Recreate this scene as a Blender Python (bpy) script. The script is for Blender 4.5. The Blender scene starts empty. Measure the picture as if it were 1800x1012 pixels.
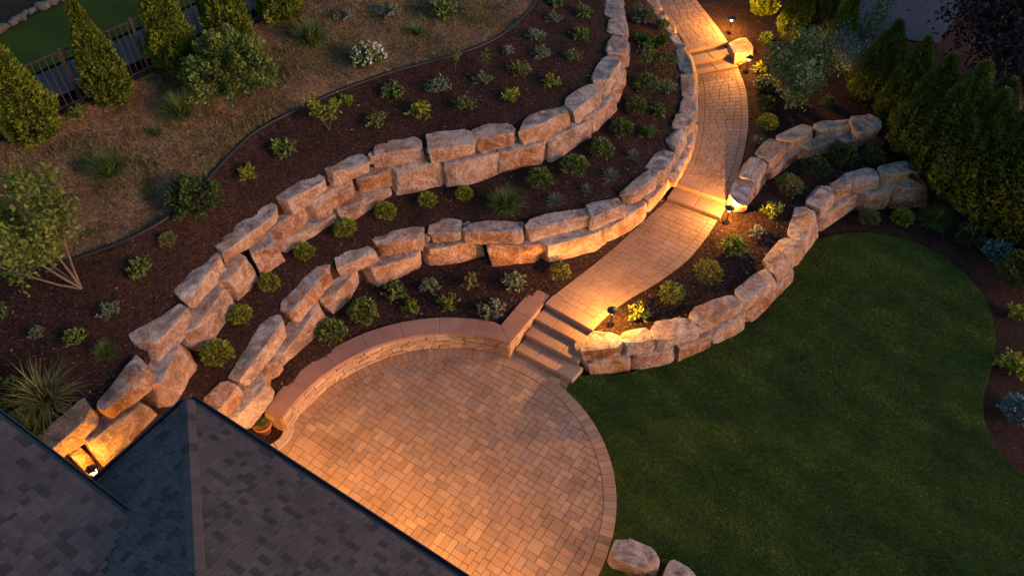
import bpy, bmesh, math, random
import numpy as np
from mathutils import Vector, noise, geometry
from mathutils.bvhtree import BVHTree

# ------------------------------------------------------------------ camera, sky, sun, exposure
S = bpy.context.scene
COL = S.collection
FPX, YN, H = 1350.0, 1750.0, 14.0            # focal length in photo pixels, nadir row, camera height over the patio
AX = math.atan((YN - 506.0) / FPX)           # angle between the view axis and straight down
cd = bpy.data.cameras.new('camera'); cam = bpy.data.objects.new('camera', cd); COL.objects.link(cam)
cd.sensor_width = 36.0; cd.lens = FPX / 1800.0 * 36.0; cd.clip_end = 600.0; cd.clip_start = 0.1
cam.location = (0, 0, H); cam.rotation_euler = (AX, 0, 0)
S.camera = cam
S.render.resolution_x = 1024; S.render.resolution_y = 575

SUN_AZ = math.radians(-23.0)                 # direction the glow comes from, measured from +X
SUN_EL = math.radians(17.0)
W = bpy.data.worlds.new('World'); S.world = W; W.use_nodes = True
wn = W.node_tree; bg = wn.nodes['Background']
sky = wn.nodes.new('ShaderNodeTexSky'); sky.sky_type = 'NISHITA'; sky.sun_disc = False
sky.sun_elevation = math.radians(5.0); sky.sun_rotation = math.radians(90) - SUN_AZ
sky.air_density = 1.2; sky.dust_density = 1.5; sky.ozone_density = 2.9
wn.links.new(sky.outputs[0], bg.inputs[0]); bg.inputs[1].default_value = 0.15
sd = bpy.data.lights.new('sun', 'SUN'); sun = bpy.data.objects.new('sun', sd); COL.objects.link(sun)
sd.energy = 0.9; sd.angle = math.radians(18.0); sd.color = (1.0, 0.56, 0.47)
sdir = Vector((math.cos(SUN_EL) * math.cos(SUN_AZ), math.cos(SUN_EL) * math.sin(SUN_AZ), math.sin(SUN_EL)))
sun.rotation_euler = sdir.to_track_quat('Z', 'Y').to_euler()
S.view_settings.view_transform = 'Standard'; S.view_settings.look = 'None'
S.view_settings.exposure = 1.5; S.view_settings.gamma = 1.0; S.view_settings.use_curve_mapping = False
S.cycles.max_bounces = 6; S.cycles.use_denoising = True
LAMP_W = 190.0; HOUSE_W = 120.0

# ------------------------------------------------------------------ helpers
rng = np.random.default_rng(7); random.seed(7)

def U(x, y, z=0.0):
    """photo pixel (1800 wide) on the level plane z -> world point"""
    X = (x - 900.0) / FPX; Y = -(y - 506.0) / FPX
    d = (X, math.sin(AX) + Y * math.cos(AX), -math.cos(AX) + Y * math.sin(AX))
    t = (z - H) / d[2]
    return np.array([d[0] * t, d[1] * t, z])

def ray(x, y):
    X = (x - 900.0) / FPX; Y = -(y - 506.0) / FPX
    return Vector((X, math.sin(AX) + Y * math.cos(AX), -math.cos(AX) + Y * math.sin(AX))).normalized()

def mesh(name, v, f, mat=None, smooth=False):
    m = bpy.data.meshes.new(name)
    m.from_pydata([tuple(map(float, p)) for p in v], [], [tuple(map(int, q)) for q in f])
    m.update()
    if mat: m.materials.append(mat)
    if smooth: m.polygons.foreach_set('use_smooth', [True] * len(m.polygons))
    return m

def mesh_np(name, V, F, mat=None, smooth=False):
    """V (n,3), F (m,k) arrays, all faces of the same size"""
    m = bpy.data.meshes.new(name); n, (k, c) = len(V), F.shape
    m.vertices.add(n); m.vertices.foreach_set('co', np.asarray(V, np.float32).ravel())
    m.loops.add(k * c); m.loops.foreach_set('vertex_index', np.asarray(F, np.int32).ravel())
    m.polygons.add(k); m.polygons.foreach_set('loop_start', np.arange(0, k * c, c, dtype=np.int32))
    if smooth: m.polygons.foreach_set('use_smooth', np.ones(k, bool))
    m.update(calc_edges=True); m.validate()
    if mat: m.materials.append(mat)
    return m

def link(name, data, parent=None, loc=None, rot=None, scl=None):
    o = bpy.data.objects.new(name, data); COL.objects.link(o)
    if parent: o.parent = parent
    if loc is not None: o.location = loc
    if rot is not None: o.rotation_euler = rot
    if scl is not None: o.scale = scl
    return o

def tag(o, label=None, cat=None, group=None, kind=None):
    if label: o['label'] = label
    if cat: o['category'] = cat
    if group: o['group'] = group
    if kind: o['kind'] = kind
    return o

def thing(name, loc, label, cat, group=None, rz=0.0):
    o = link(name, None, loc=tuple(loc), rot=(0, 0, rz)); o.empty_display_size = 0.2
    return tag(o, label, cat, group)

def resample(P, n):
    P = np.asarray(P, float); s = np.r_[0, np.cumsum(np.linalg.norm(np.diff(P, axis=0), axis=1))]
    t = np.linspace(0, s[-1], n)
    return np.stack([np.interp(t, s, P[:, i]) for i in range(P.shape[1])], 1)

def smooth_line(P, k=6):
    """Catmull-Rom through the points"""
    P = np.asarray(P, float); Q = np.vstack([2 * P[0] - P[1], P, 2 * P[-1] - P[-2]]); out = []
    for i in range(1, len(Q) - 2):
        a, b, c, d = Q[i - 1], Q[i], Q[i + 1], Q[i + 2]
        for t in np.linspace(0, 1, k, endpoint=False):
            out.append(0.5 * ((2 * b) + (-a + c) * t + (2 * a - 5 * b + 4 * c - d) * t * t + (-a + 3 * b - 3 * c + d) * t ** 3))
    out.append(Q[-2]); return np.array(out)

def inside(P, poly):
    x, y = P[:, 0], P[:, 1]; r = np.zeros(len(P), bool); j = len(poly) - 1
    for i in range(len(poly)):
        xi, yi = poly[i][:2]; xj, yj = poly[j][:2]
        c = ((yi > y) != (yj > y)) & (x < (xj - xi) * (y - yi) / (yj - yi + 1e-12) + xi)
        r ^= c; j = i
    return r

ALLG = []     # (V, F) of every ground zone, for dropping plants on them
ZONES = {}
def zone(name, boundary, mat, step=0.3, kind='structure', bump=0.0):
    """a sheet of ground inside a closed world outline; heights relax smoothly between the outline's heights"""
    B = np.array(boundary, float); pts = []
    for i in range(len(B)):
        a, b = B[i], B[(i + 1) % len(B)]; n = max(1, int(np.linalg.norm(b[:2] - a[:2]) / (step * 1.5)))
        for k in range(n): pts.append(a + (b - a) * k / n)
    B = np.array(pts); nb = len(B)
    lo, hi = B[:, :2].min(0), B[:, :2].max(0)
    gx, gy = np.meshgrid(np.arange(lo[0], hi[0], step), np.arange(lo[1], hi[1], step * 0.87))
    gx = gx + (np.arange(gx.shape[0]) % 2)[:, None] * step * 0.5
    G = np.stack([gx.ravel(), gy.ravel()], 1); G = G + rng.uniform(-.12, .12, G.shape) * step
    G = G[inside(G, B)]
    if len(G):
        keep = np.ones(len(G), bool)
        for i in range(0, len(G), 2000):
            d = np.min(((G[i:i + 2000, None, :] - B[None, :, :2]) ** 2).sum(2), 1); keep[i:i + 2000] = d > (step * .35) ** 2
        G = G[keep]
    co = [Vector(p[:2]) for p in B] + [Vector(p) for p in G]
    ed = [(i, (i + 1) % nb) for i in range(nb)]
    vo, _, fo, ov, _, _ = geometry.delaunay_2d_cdt(co, ed, [], 1, 1e-5)
    V = np.zeros((len(vo), 3)); V[:, :2] = [(v.x, v.y) for v in vo]
    F = np.array([f for f in fo], int)
    fixed = np.zeros(len(V), bool)
    for i, o in enumerate(ov):
        for k in o:
            if k < nb: V[i, 2] = B[k, 2]; fixed[i] = True
        if not o:
            d = ((B[:, :2] - V[i, :2]) ** 2).sum(1); V[i, 2] = B[np.argmin(d), 2]; fixed[i] = True
    free = ~fixed
    d2 = ((V[:, None, :2] - B[None, :, :2]) ** 2).sum(2) if len(V) < 6000 else None
    if d2 is not None and free.any():
        w = 1 / (d2[free] + .01) ** 1.5; V[free, 2] = (w * B[None, :, 2]).sum(1) / w.sum(1)
    E = np.unique(np.sort(np.vstack([F[:, [0, 1]], F[:, [1, 2]], F[:, [2, 0]]]), 1), axis=0)
    for _ in range(260):
        s = np.zeros(len(V)); c = np.zeros(len(V))
        np.add.at(s, E[:, 0], V[E[:, 1], 2]); np.add.at(s, E[:, 1], V[E[:, 0], 2])
        np.add.at(c, E[:, 0], 1); np.add.at(c, E[:, 1], 1)
        z = s / np.maximum(c, 1); V[free, 2] = z[free]
    if bump:
        for i in np.where(free)[0]:
            V[i, 2] += bump * noise.noise(Vector((V[i, 0] * 1.3, V[i, 1] * 1.3, 3.1)))
    n = np.cross(V[F[:, 1]] - V[F[:, 0]], V[F[:, 2]] - V[F[:, 0]])
    F[n[:, 2] < 0] = F[n[:, 2] < 0][:, ::-1]
    o = link(name, mesh_np(name, V, F, mat, True)); tag(o, kind=kind)
    ALLG.append((V, F)); ZONES[o.name] = (V, F)
    return o

def sample(zname, n):
    V, F = ZONES[zname]
    a, b, c = V[F[:, 0]], V[F[:, 1]], V[F[:, 2]]
    ar = np.linalg.norm(np.cross(b - a, c - a), axis=1); i = rng.choice(len(F), n, p=ar / ar.sum())
    r1 = np.sqrt(rng.random(n))[:, None]; r2 = rng.random(n)[:, None]
    return a[i] * (1 - r1) + b[i] * r1 * (1 - r2) + c[i] * r1 * r2

def box_mesh(name, sx, sy, sz, mat, bev=0.0, z0=0.0):
    bm = bmesh.new(); bmesh.ops.create_cube(bm, size=1)
    for v in bm.verts: v.co = Vector((v.co.x * sx, v.co.y * sy, z0 + (v.co.z + .5) * sz))
    if bev: bmesh.ops.bevel(bm, geom=bm.edges[:], offset=bev, segments=1, affect='EDGES')
    m = bpy.data.meshes.new(name); bm.to_mesh(m); bm.free(); m.materials.append(mat); return m

def lathe(prof, n=16):
    V, F = [], []
    for r, z in prof:
        for k in range(n):
            a = 2 * math.pi * k / n; V.append((r * math.cos(a), r * math.sin(a), z))
    for i in range(len(prof) - 1):
        for k in range(n):
            F.append((i * n + k, i * n + (k + 1) % n, (i + 1) * n + (k + 1) % n, (i + 1) * n + k))
    return V, F

def tube(P, r, n=6):
    """tapered tube along points; r scalar or list"""
    P = [Vector(p) for p in P]; R = r if hasattr(r, '__len__') else [r] * len(P); V, F = [], []
    for i, p in enumerate(P):
        d = (P[min(i + 1, len(P) - 1)] - P[max(i - 1, 0)]).normalized()
        x = d.orthogonal().normalized() if i == 0 else (x - d * x.dot(d)).normalized()
        y = d.cross(x)
        for k in range(n):
            a = 2 * math.pi * k / n; V.append(p + (x * math.cos(a) + y * math.sin(a)) * R[i])
    for i in range(len(P) - 1):
        for k in range(n):
            F.append((i * n + k, i * n + (k + 1) % n, (i + 1) * n + (k + 1) % n, (i + 1) * n + k))
    return V, F

def join(parts):
    V, F = [], []
    for v, f in parts:
        o = len(V); V += list(v); F += [tuple(i + o for i in q) for q in f]
    return V, F

# ------------------------------------------------------------------ materials
class NT:
    def __init__(s, name):
        s.m = bpy.data.materials.new(name); s.m.use_nodes = True; s.t = s.m.node_tree
        s.b = s.t.nodes['Principled BSDF']; s.o = s.t.nodes['Material Output']
    def n(s, typ, **kw):
        x = s.t.nodes.new('ShaderNode' + typ)
        for k, v in kw.items():
            if k in x.inputs: 
                if hasattr(v, 'is_linked') or isinstance(v, bpy.types.NodeSocket): s.t.links.new(v, x.inputs[k])
                else: x.inputs[k].default_value = v
            else: setattr(x, k, v)
        return x
    def l(s, a, b): s.t.links.new(a, b)
    def noise(s, scale, detail=4, rough=.6, vec=None, dist=0):
        x = s.n('TexNoise'); x.inputs['Scale'].default_value = scale; x.inputs['Detail'].default_value = detail
        x.inputs['Roughness'].default_value = rough; x.inputs['Distortion'].default_value = dist
        if vec: s.l(vec, x.inputs['Vector'])
        return x.outputs['Fac']
    def ramp(s, fac, stops):
        x = s.n('ValToRGB'); e = x.color_ramp.elements
        while len(e) > 1: e.remove(e[-1])
        e[0].position, e[0].color = stops[0][0], (*stops[0][1], 1)
        for p, c in stops[1:]:
            q = e.new(p); q.color = (*c, 1)
        s.l(fac, x.inputs[0]); return x.outputs[0]
    def mix(s, fac, a, b, typ='MIX'):
        x = s.n('Mix', data_type='RGBA', blend_type=typ)
        for v, i in ((fac, 0), (a, 6), (b, 7)):
            if isinstance(v, bpy.types.NodeSocket): s.l(v, x.inputs[i])
            elif i == 0: x.inputs[0].default_value = v
            else: x.inputs[i].default_value = (*v, 1)
        return x.outputs[2]
    def math(s, op, a, b=0.0, clamp=False):
        x = s.n('Math', operation=op, use_clamp=clamp)
        for v, i in ((a, 0), (b, 1)):
            if isinstance(v, bpy.types.NodeSocket): s.l(v, x.inputs[i])
            else: x.inputs[i].default_value = v
        return x.outputs[0]
    def rnd(s):
        """0..1 per object, shifted by the per-piece attribute where many pieces share one mesh"""
        o = s.n('ObjectInfo').outputs['Random']; a = s.n('Attribute', attribute_name='piece').outputs['Fac']
        return s.math('FRACT', s.math('ADD', o, a))
    def bump(s, h, strength=.5, dist=.02):
        x = s.n('Bump'); x.inputs['Strength'].default_value = strength; x.inputs['Distance'].default_value = dist
        s.l(h, x.inputs['Height']); s.l(x.outputs[0], s.b.inputs['Normal'])
    def done(s, color, rough=.85, spec=.3):
        if isinstance(color, bpy.types.NodeSocket): s.l(color, s.b.inputs['Base Color'])
        else: s.b.inputs['Base Color'].default_value = (*color, 1)
        if isinstance(rough, bpy.types.NodeSocket): s.l(rough, s.b.inputs['Roughness'])
        else: s.b.inputs['Roughness'].default_value = rough
        s.b.inputs['Specular IOR Level'].default_value = spec
        return s.m
    def objvec(s): return s.n('TexCoord').outputs['Object']
    def gvec(s): return s.n('NewGeometry').outputs['Position']

def m_stone():
    t = NT('sandstone'); g = t.n('NewGeometry'); p = g.outputs['Position']; r = t.n('ObjectInfo').outputs['Random']
    off = t.n('VectorMath', operation='ADD'); t.l(p, off.inputs[0]); cm = t.n('CombineXYZ'); t.l(t.math('MULTIPLY', r, 37.0), cm.inputs[0]); t.l(cm.outputs[0], off.inputs[1]); q = off.outputs[0]
    base = t.ramp(r, [(0, (.40, .16, .045)), (.15, (.58, .40, .29)), (.3, (.34, .125, .065)), (.45, (.58, .45, .36)), (.58, (.44, .185, .055)), (.72, (.40, .31, .27)), (.86, (.52, .27, .14)), (1, (.30, .12, .05))])
    rust = t.ramp(t.noise(1.6, 6, .55, q, .9), [(.38, (.11, .036, .012)), (.45, (.34, .125, .035)), (.5, (.46, .22, .10)), (.55, (.66, .47, .36)), (.62, (.36, .15, .06))])
    c = t.mix(.52, base, rust)
    vein = t.ramp(t.noise(2.6, 7, .6, q, 1.6), [(.478, (0, 0, 0)), (.5, (1, 1, 1)), (.522, (0, 0, 0))])
    c = t.mix(t.math('MULTIPLY', vein, .6), c, (.72, .56, .46))
    crk = t.ramp(t.noise(1.9, 7, .62, q, 2.4), [(.488, (1, 1, 1)), (.5, (.5, .45, .42)), (.512, (1, 1, 1))])      # dark hairline cracks and stains
    c = t.mix(1.0, c, crk, 'MULTIPLY')
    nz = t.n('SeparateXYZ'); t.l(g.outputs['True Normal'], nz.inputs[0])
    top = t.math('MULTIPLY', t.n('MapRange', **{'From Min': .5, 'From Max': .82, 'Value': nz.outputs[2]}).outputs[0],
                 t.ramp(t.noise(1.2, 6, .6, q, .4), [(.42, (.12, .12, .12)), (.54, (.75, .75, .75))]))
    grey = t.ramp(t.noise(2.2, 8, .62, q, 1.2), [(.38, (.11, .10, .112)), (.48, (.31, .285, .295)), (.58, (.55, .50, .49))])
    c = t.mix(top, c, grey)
    spk = t.ramp(t.noise(24, 6, .7, p), [(.34, (.72, .71, .70)), (.5, (1.14, 1.12, 1.1)), (.66, (1.4, 1.36, 1.32))])
    c = t.mix(1.0, c, spk, 'MULTIPLY')
    wear = t.ramp(t.math('ADD', g.outputs['Pointiness'], t.math('MULTIPLY', t.noise(9, 5, .7, p), .06)), [(.545, (0, 0, 0)), (.60, (1, 1, 1))])   # pale, freshly chipped arrises
    c = t.mix(t.math('MULTIPLY', wear, .5), c, (.66, .52, .43))
    h = t.math('ADD', t.math('MULTIPLY', t.noise(4, 12, .7, q, .8), 1.0), t.math('MULTIPLY', t.noise(24, 7, .75, p), .22))
    t.bump(h, 1.0, .22)
    return t.done(c, .92, .2)

def m_mulch():
    t = NT('bark_mulch'); p = t.gvec()
    v = t.n('TexVoronoi', feature='F1'); v.inputs['Scale'].default_value = 34; t.l(p, v.inputs['Vector'])
    c = t.ramp(t.noise(.9, 7, .65, p, .4), [(.3, (.024, .013, .011)), (.5, (.040, .019, .0145)), (.72, (.058, .027, .020))])
    hs = t.n('SeparateColor'); t.l(v.outputs['Color'], hs.inputs[0])
    c = t.mix(1.0, c, t.ramp(hs.outputs[0], [(0, (.45, .45, .45)), (.6, (1, 1, 1)), (.97, (1.6, 1.5, 1.4)), (1, (3.2, 3, 2.7))]), 'MULTIPLY')
    t.bump(t.math('ADD', hs.outputs[1], t.noise(70, 4, .7, p)), .9, .03)
    return t.done(c, .95, .15)

def m_soil():
    t = NT('dry_soil'); p = t.gvec()
    c = t.ramp(t.noise(.8, 8, .68, p, .5), [(.34, (.05, .05, .016)), (.44, (.12, .075, .036)), (.53, (.21, .13, .075)), (.60, (.15, .085, .045)), (.68, (.07, .068, .022))])
    v = t.n('TexVoronoi', feature='F1'); v.inputs['Scale'].default_value = 22; t.l(p, v.inputs['Vector'])
    hs = t.n('SeparateColor'); t.l(v.outputs['Color'], hs.inputs[0])
    c = t.mix(1.0, c, t.ramp(hs.outputs[0], [(0, (.55, .55, .55)), (.8, (1.05, 1.05, 1.05)), (1, (1.35, 1.35, 1.35))]), 'MULTIPLY')
    t.bump(t.math('ADD', t.noise(14, 9, .75, p), t.noise(3, 3, .6, p)), .9, .08)
    return t.done(c, .97, .1)

def m_simple(name, col, rough=.8, var=.25, scale=8, bump=.2, spec=.3, bscale=30):
    t = NT(name); p = t.gvec()
    c = t.ramp(t.noise(scale, 6, .65, p), [(.28, tuple(k * (1 - var) for k in col)), (.72, tuple(min(1, k * (1 + var)) for k in col))])
    if bump: t.bump(t.noise(bscale, 6, .65, p), bump, .02)
    return t.done(c, rough, spec)

def m_paver(name, stops, rough=.8):
    t = NT(name); p = t.gvec(); r = t.rnd()
    c = t.ramp(r, stops)
    c = t.mix(1.0, c, t.ramp(t.noise(1.3, 7, .7, p, .5), [(.3, (.72, .70, .70)), (.55, (1.0, 1.0, 1.0)), (.72, (1.14, 1.12, 1.08))]), 'MULTIPLY')
    c = t.mix(1.0, c, t.ramp(t.noise(38, 5, .7, p), [(.25, (.75, .74, .73)), (.7, (1.12, 1.12, 1.12))]), 'MULTIPLY')
    t.bump(t.noise(65, 5, .7, p), .35, .012)
    return t.done(c, rough, .3)

def m_leaf(name, a, b, var=.5, trans=.12):
    t = NT(name); p = t.objvec(); r = t.n('ObjectInfo').outputs['Random']
    at = t.n('Attribute', attribute_name='piece').outputs['Fac']
    f = t.math('ADD', t.math('MULTIPLY', at, .75), t.math('MULTIPLY', r, .25))
    c = t.ramp(f, [(0, a), (1, b)])
    c = t.mix(1.0, c, t.ramp(t.noise(5, 3, .6, p), [(.3, (1 - var * .6,) * 3), (.7, (1 + var * .5,) * 3)]), 'MULTIPLY')
    t.done(c, .65, .25)
    tr = t.n('BsdfTranslucent'); t.l(c, tr.inputs[0]); mx = t.n('MixShader'); mx.inputs[0].default_value = trans
    t.l(t.b.outputs[0], mx.inputs[1]); t.l(tr.outputs[0], mx.inputs[2]); t.l(mx.outputs[0], t.o.inputs[0])
    return t.m

def m_emit(name, col, strength):
    t = NT(name); t.b.inputs['Base Color'].default_value = (*col, 1)
    t.b.inputs['Emission Color'].default_value = (*col, 1); t.b.inputs['Emission Strength'].default_value = strength
    return t.m

def m_shingle():
    t = NT('asphalt_shingle'); p = t.gvec(); r = t.rnd()
    c = t.ramp(r, [(0, (.052, .042, .044)), (.14, (.060, .048, .049)), (.2, (.086, .068, .067)), (.7, (.098, .078, .076)), (1, (.112, .090, .086))])
    c = t.mix(1.0, c, t.ramp(t.noise(120, 3, .7, p), [(.25, (.6, .6, .6)), (.75, (1.35, 1.35, 1.35))]), 'MULTIPLY')
    c = t.mix(1.0, c, t.ramp(t.noise(1.1, 4, .6, p), [(.3, (.85, .85, .85)), (.7, (1.12, 1.12, 1.12))]), 'MULTIPLY')
    t.bump(t.noise(140, 3, .7, p), .5, .008)
    return t.done(c, .92, .2)

def m_lawn():
    t = NT('lawn_soil'); p = t.gvec()
    c = t.ramp(t.noise(1.1, 6, .65, p), [(.3, (.03, .05, .009)), (.7, (.06, .085, .016))])
    t.bump(t.noise(60, 4, .7, p), .8, .03)
    return t.done(c, .95, .1)

def m_blade():
    t = NT('grass_blade'); p = t.gvec(); at = t.n('Attribute', attribute_name='piece').outputs['Fac']
    c = t.ramp(t.noise(.7, 5, .58, p, .5), [(.34, (.026, .060, .010)), (.48, (.072, .128, .020)), (.6, (.145, .195, .028)), (.7, (.19, .215, .034))])
    wv = t.n('TexWave', bands_direction='DIAGONAL'); wv.inputs['Scale'].default_value = .55; wv.inputs['Distortion'].default_value = 1.2; wv.inputs['Detail'].default_value = 2; t.l(p, wv.inputs['Vector'])
    c = t.mix(1.0, c, t.ramp(wv.outputs['Fac'], [(.2, (.8, .82, .85)), (.8, (1.2, 1.2, 1.15))]), 'MULTIPLY')
    c = t.mix(1.0, c, t.ramp(at, [(0, (.42, .47, .47)), (1, (1.3, 1.2, 1.05))]), 'MULTIPLY')
    return t.done(c, .7, .2)

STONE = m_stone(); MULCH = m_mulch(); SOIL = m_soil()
PAVER = m_paver('patio_paver', [(0, (.29, .17, .105)), (.25, (.37, .22, .14)), (.5, (.33, .205, .14)), (.75, (.43, .265, .17)), (.88, (.27, .175, .13)), (1, (.32, .215, .165))])
PAVERP = m_paver('path_paver', [(0, (.34, .20, .135)), (.35, (.38, .235, .16)), (.7, (.36, .215, .155)), (1, (.41, .255, .18))])
CAPM = m_paver('wall_cap_stone', [(0, (.33, .165, .12)), (1, (.36, .19, .14))], .8)
LEDGE = m_paver('ledge_stone', [(0, (.36, .20, .11)), (.3, (.48, .30, .17)), (.6, (.42, .24, .15)), (1, (.55, .38, .24))])
SAND = m_simple('joint_sand', (.05, .032, .024), .95)
SHINGLE = m_shingle()
BLADE = m_blade(); LAWN = m_lawn()
BLACK = m_simple('black_metal', (.012, .012, .014), .45, .2, 12, .05, .5)
PIPE = m_simple('black_plastic', (.012, .012, .014), .55, .2, 9, .1, .3)
GUTTER = m_simple('gutter_metal', (.035, .032, .036), .3, .15, 6, .05, .6)
FENCEM = m_simple('bronze_fence_metal', (.03, .022, .016), .5, .2, 20, .05, .4)
BARK = m_simple('bark', (.13, .088, .06), .9, .4, 20, .6)
TWIG = m_simple('twig', (.09, .06, .04), .9, .3, 30, .2)
STUCCO = m_simple('stucco', (.34, .24, .16), .9, .1, 30, .3)
TERRA = m_simple('terracotta', (.36, .13, .06), .8, .15, 20, .15)
FLAG = m_simple('flagstone', (.36, .26, .19), .85, .2, 6, .3)
FARL = m_simple('far_lawn_grass', (.04, .06, .006), .95, .35, 25, .8, .1)
GRAVEL = m_simple('grey_paving', (.045, .043, .05), .9, .2, 30, .5)
ASPH = m_simple('asphalt', (.026, .036, .06), .8, .15, 3, .1, .2)
def m_glow():
    t = NT('lamp_glass_glow'); e = t.n('Emission'); e.inputs[0].default_value = (1.0, .60, .20, 1); e.inputs[1].default_value = 3.5
    tr = t.n('BsdfTransparent'); mx = t.n('MixShader'); mx.inputs[0].default_value = .45
    t.l(tr.outputs[0], mx.inputs[1]); t.l(e.outputs[0], mx.inputs[2]); t.l(mx.outputs[0], t.o.inputs[0]); return t.m
GLOW = m_glow()
CHIP = m_paver('bark_chip', [(0, (.022, .011, .009)), (.5, (.048, .022, .0165)), (.9, (.075, .036, .027)), (.98, (.15, .085, .06)), (1, (.30, .21, .15))], .95)
STRAW = m_paver('dry_straw', [(0, (.10, .075, .03)), (.5, (.20, .145, .065)), (1, (.07, .085, .025))], .9)
PEB = m_paver('pebble', [(0, (.10, .075, .06)), (.6, (.18, .14, .115)), (1, (.24, .20, .17))], .9)
L_YEL = m_leaf('leaf_yellow_green', (.10, .14, .012), (.30, .33, .035))
L_GRN = m_leaf('leaf_green', (.045, .085, .018), (.16, .21, .045))
L_DRK = m_leaf('leaf_dark_green', (.02, .045, .012), (.07, .11, .025))
L_GRY = m_leaf('leaf_grey_green', (.075, .105, .055), (.22, .26, .15))
L_SIL = m_leaf('leaf_silver', (.10, .115, .08), (.25, .26, .19))
L_OLV = m_leaf('leaf_olive', (.075, .085, .022), (.21, .21, .06))
L_ARB = m_leaf('leaf_arborvitae', (.05, .08, .008), (.18, .22, .020))
L_ARD = m_leaf('leaf_hedge_arborvitae', (.035, .06, .009), (.135, .18, .026))
L_BLU = m_leaf('leaf_blue', (.05, .13, .15), (.12, .24, .27))
L_SPR = m_leaf('leaf_blue_spruce', (.06, .11, .10), (.16, .24, .22))
L_PLM = m_leaf('leaf_plum', (.010, .007, .013), (.032, .018, .028))
L_GRS = m_leaf('leaf_ornamental_grass', (.07, .085, .02), (.24, .22, .07))
L_LGT = m_leaf('leaf_light_tree', (.07, .105, .035), (.20, .25, .09))
L_TRE = m_leaf('leaf_tree', (.055, .095, .015), (.17, .20, .035))
FLOWER = m_simple('white_petal', (.62, .58, .52), .7, .1, 10, 0)

# ------------------------------------------------------------------ traced stone walls
# crop frames the outlines were read in: (x0, y0, scale)
K = {'f': (0, 0, 1.0), '1': (0, 600, .2569), '2': (300, 420, .2569), '3': (960, 0, .2372), '4': (1020, 140, .1976), '5': (1000, 460, .2371),
     '6': (1250, 180, .2569), 'b': (600, 0, .336), 'd': (0, 340, .336), 'e': (600, 340, .336), 'g': (1200, 340, .336), 'h': (0, 672, .336), 'j': (280, 340, .2174)}
def px(k, x, y): a = K[k]; return (a[0] + a[2] * x, a[1] + a[2] * y)

def lin(tab, x): return float(np.interp(x, [a for a, _ in tab], [b for _, b in tab]))

# upper courses: key, FL, FR, BR, BL (top face), DL, DR (foot of the front face)
A_UP = [('1', 310,770, 620,500, 570,400, 215,690, 390,825, 705,570), ('1', 720,480, 1010,190, 930,112, 640,400, 790,550, 1070,290),
        ('d', 790,800, 985,610, 930,578, 655,755, 800,920, 1020,680), ('d', 980,560, 1150,342, 1075,312, 865,480, 1000,605, 1195,425),
        ('d', 1180,300, 1465,84, 1370,24, 1140,265, 1200,360, 1475,150), ('f', 500,354, 574,316, 550,301, 481,343, 512,378, 577,336),
        ('f', 578,305, 656,283, 622,269, 566,290, 582,328, 657,300), ('b', 178,805, 440,772, 400,718, 172,755, 180,893, 455,825),
        ('b', 460,785, 700,748, 672,686, 450,702, 480,850, 695,806), ('b', 700,735, 918,692, 882,647, 680,680, 705,808, 920,750),
        ('b', 928,700, 1202,585, 1170,550, 965,608, 940,765, 1198,668), ('b', 1230,590, 1370,470, 1350,438, 1155,525, 1240,660, 1366,552),
        ('b', 1382,440, 1470,300, 1372,292, 1300,415, 1384,522, 1470,400), ('3', 585,405, 603,280, 455,280, 435,400, 592,450, 607,350),
        ('3', 598,262, 590,145, 478,143, 440,242, 603,300, 604,200), ('3', 578,135, 552,0, 425,0, 440,130, 594,165, 570,30),
        ('3', 550,-8, 520,-150, 400,-150, 425,-8, 572,24, 540,-110)]
A_LO = [('1', 505,800, 575,742, 665,810, 600,905), ('1', 640,705, 970,430, 1098,510, 715,850), ('1', 1075,300, 1262,20, 1388,110, 1125,465),
        ('d', 1000,735, 1165,500, 1225,585, 1060,805), ('j', 525,740, 745,540, 835,690, 620,890), ('j', 745,480, 950,400, 992,505, 835,665),
        ('j', 855,370, 1175,112, 1208,190, 935,442), ('f', 490,432, 596,372, 601,392, 499,449, -.42), ('f', 543,362, 625,318, 629,347, 556,387),
        ('b', 88,940, 270,885, 268,945, 100,992), ('f', 600,375, 688,330, 694,346, 606,394, -.42), ('b', 272,895, 535,845, 550,950, 268,1012), ('b', 562,870, 832,795, 834,902, 560,972),
        ('b', 838,800, 1090,742, 1094,822, 840,896), ('b', 1094,722, 1298,632, 1298,716, 1090,830), ('b', 1304,625, 1432,495, 1436,562, 1308,692),
        ('b', 1438,480, 1492,330, 1497,400, 1440,532), ('3', 600,440, 608,320, 612,350, 604,470)]
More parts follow.
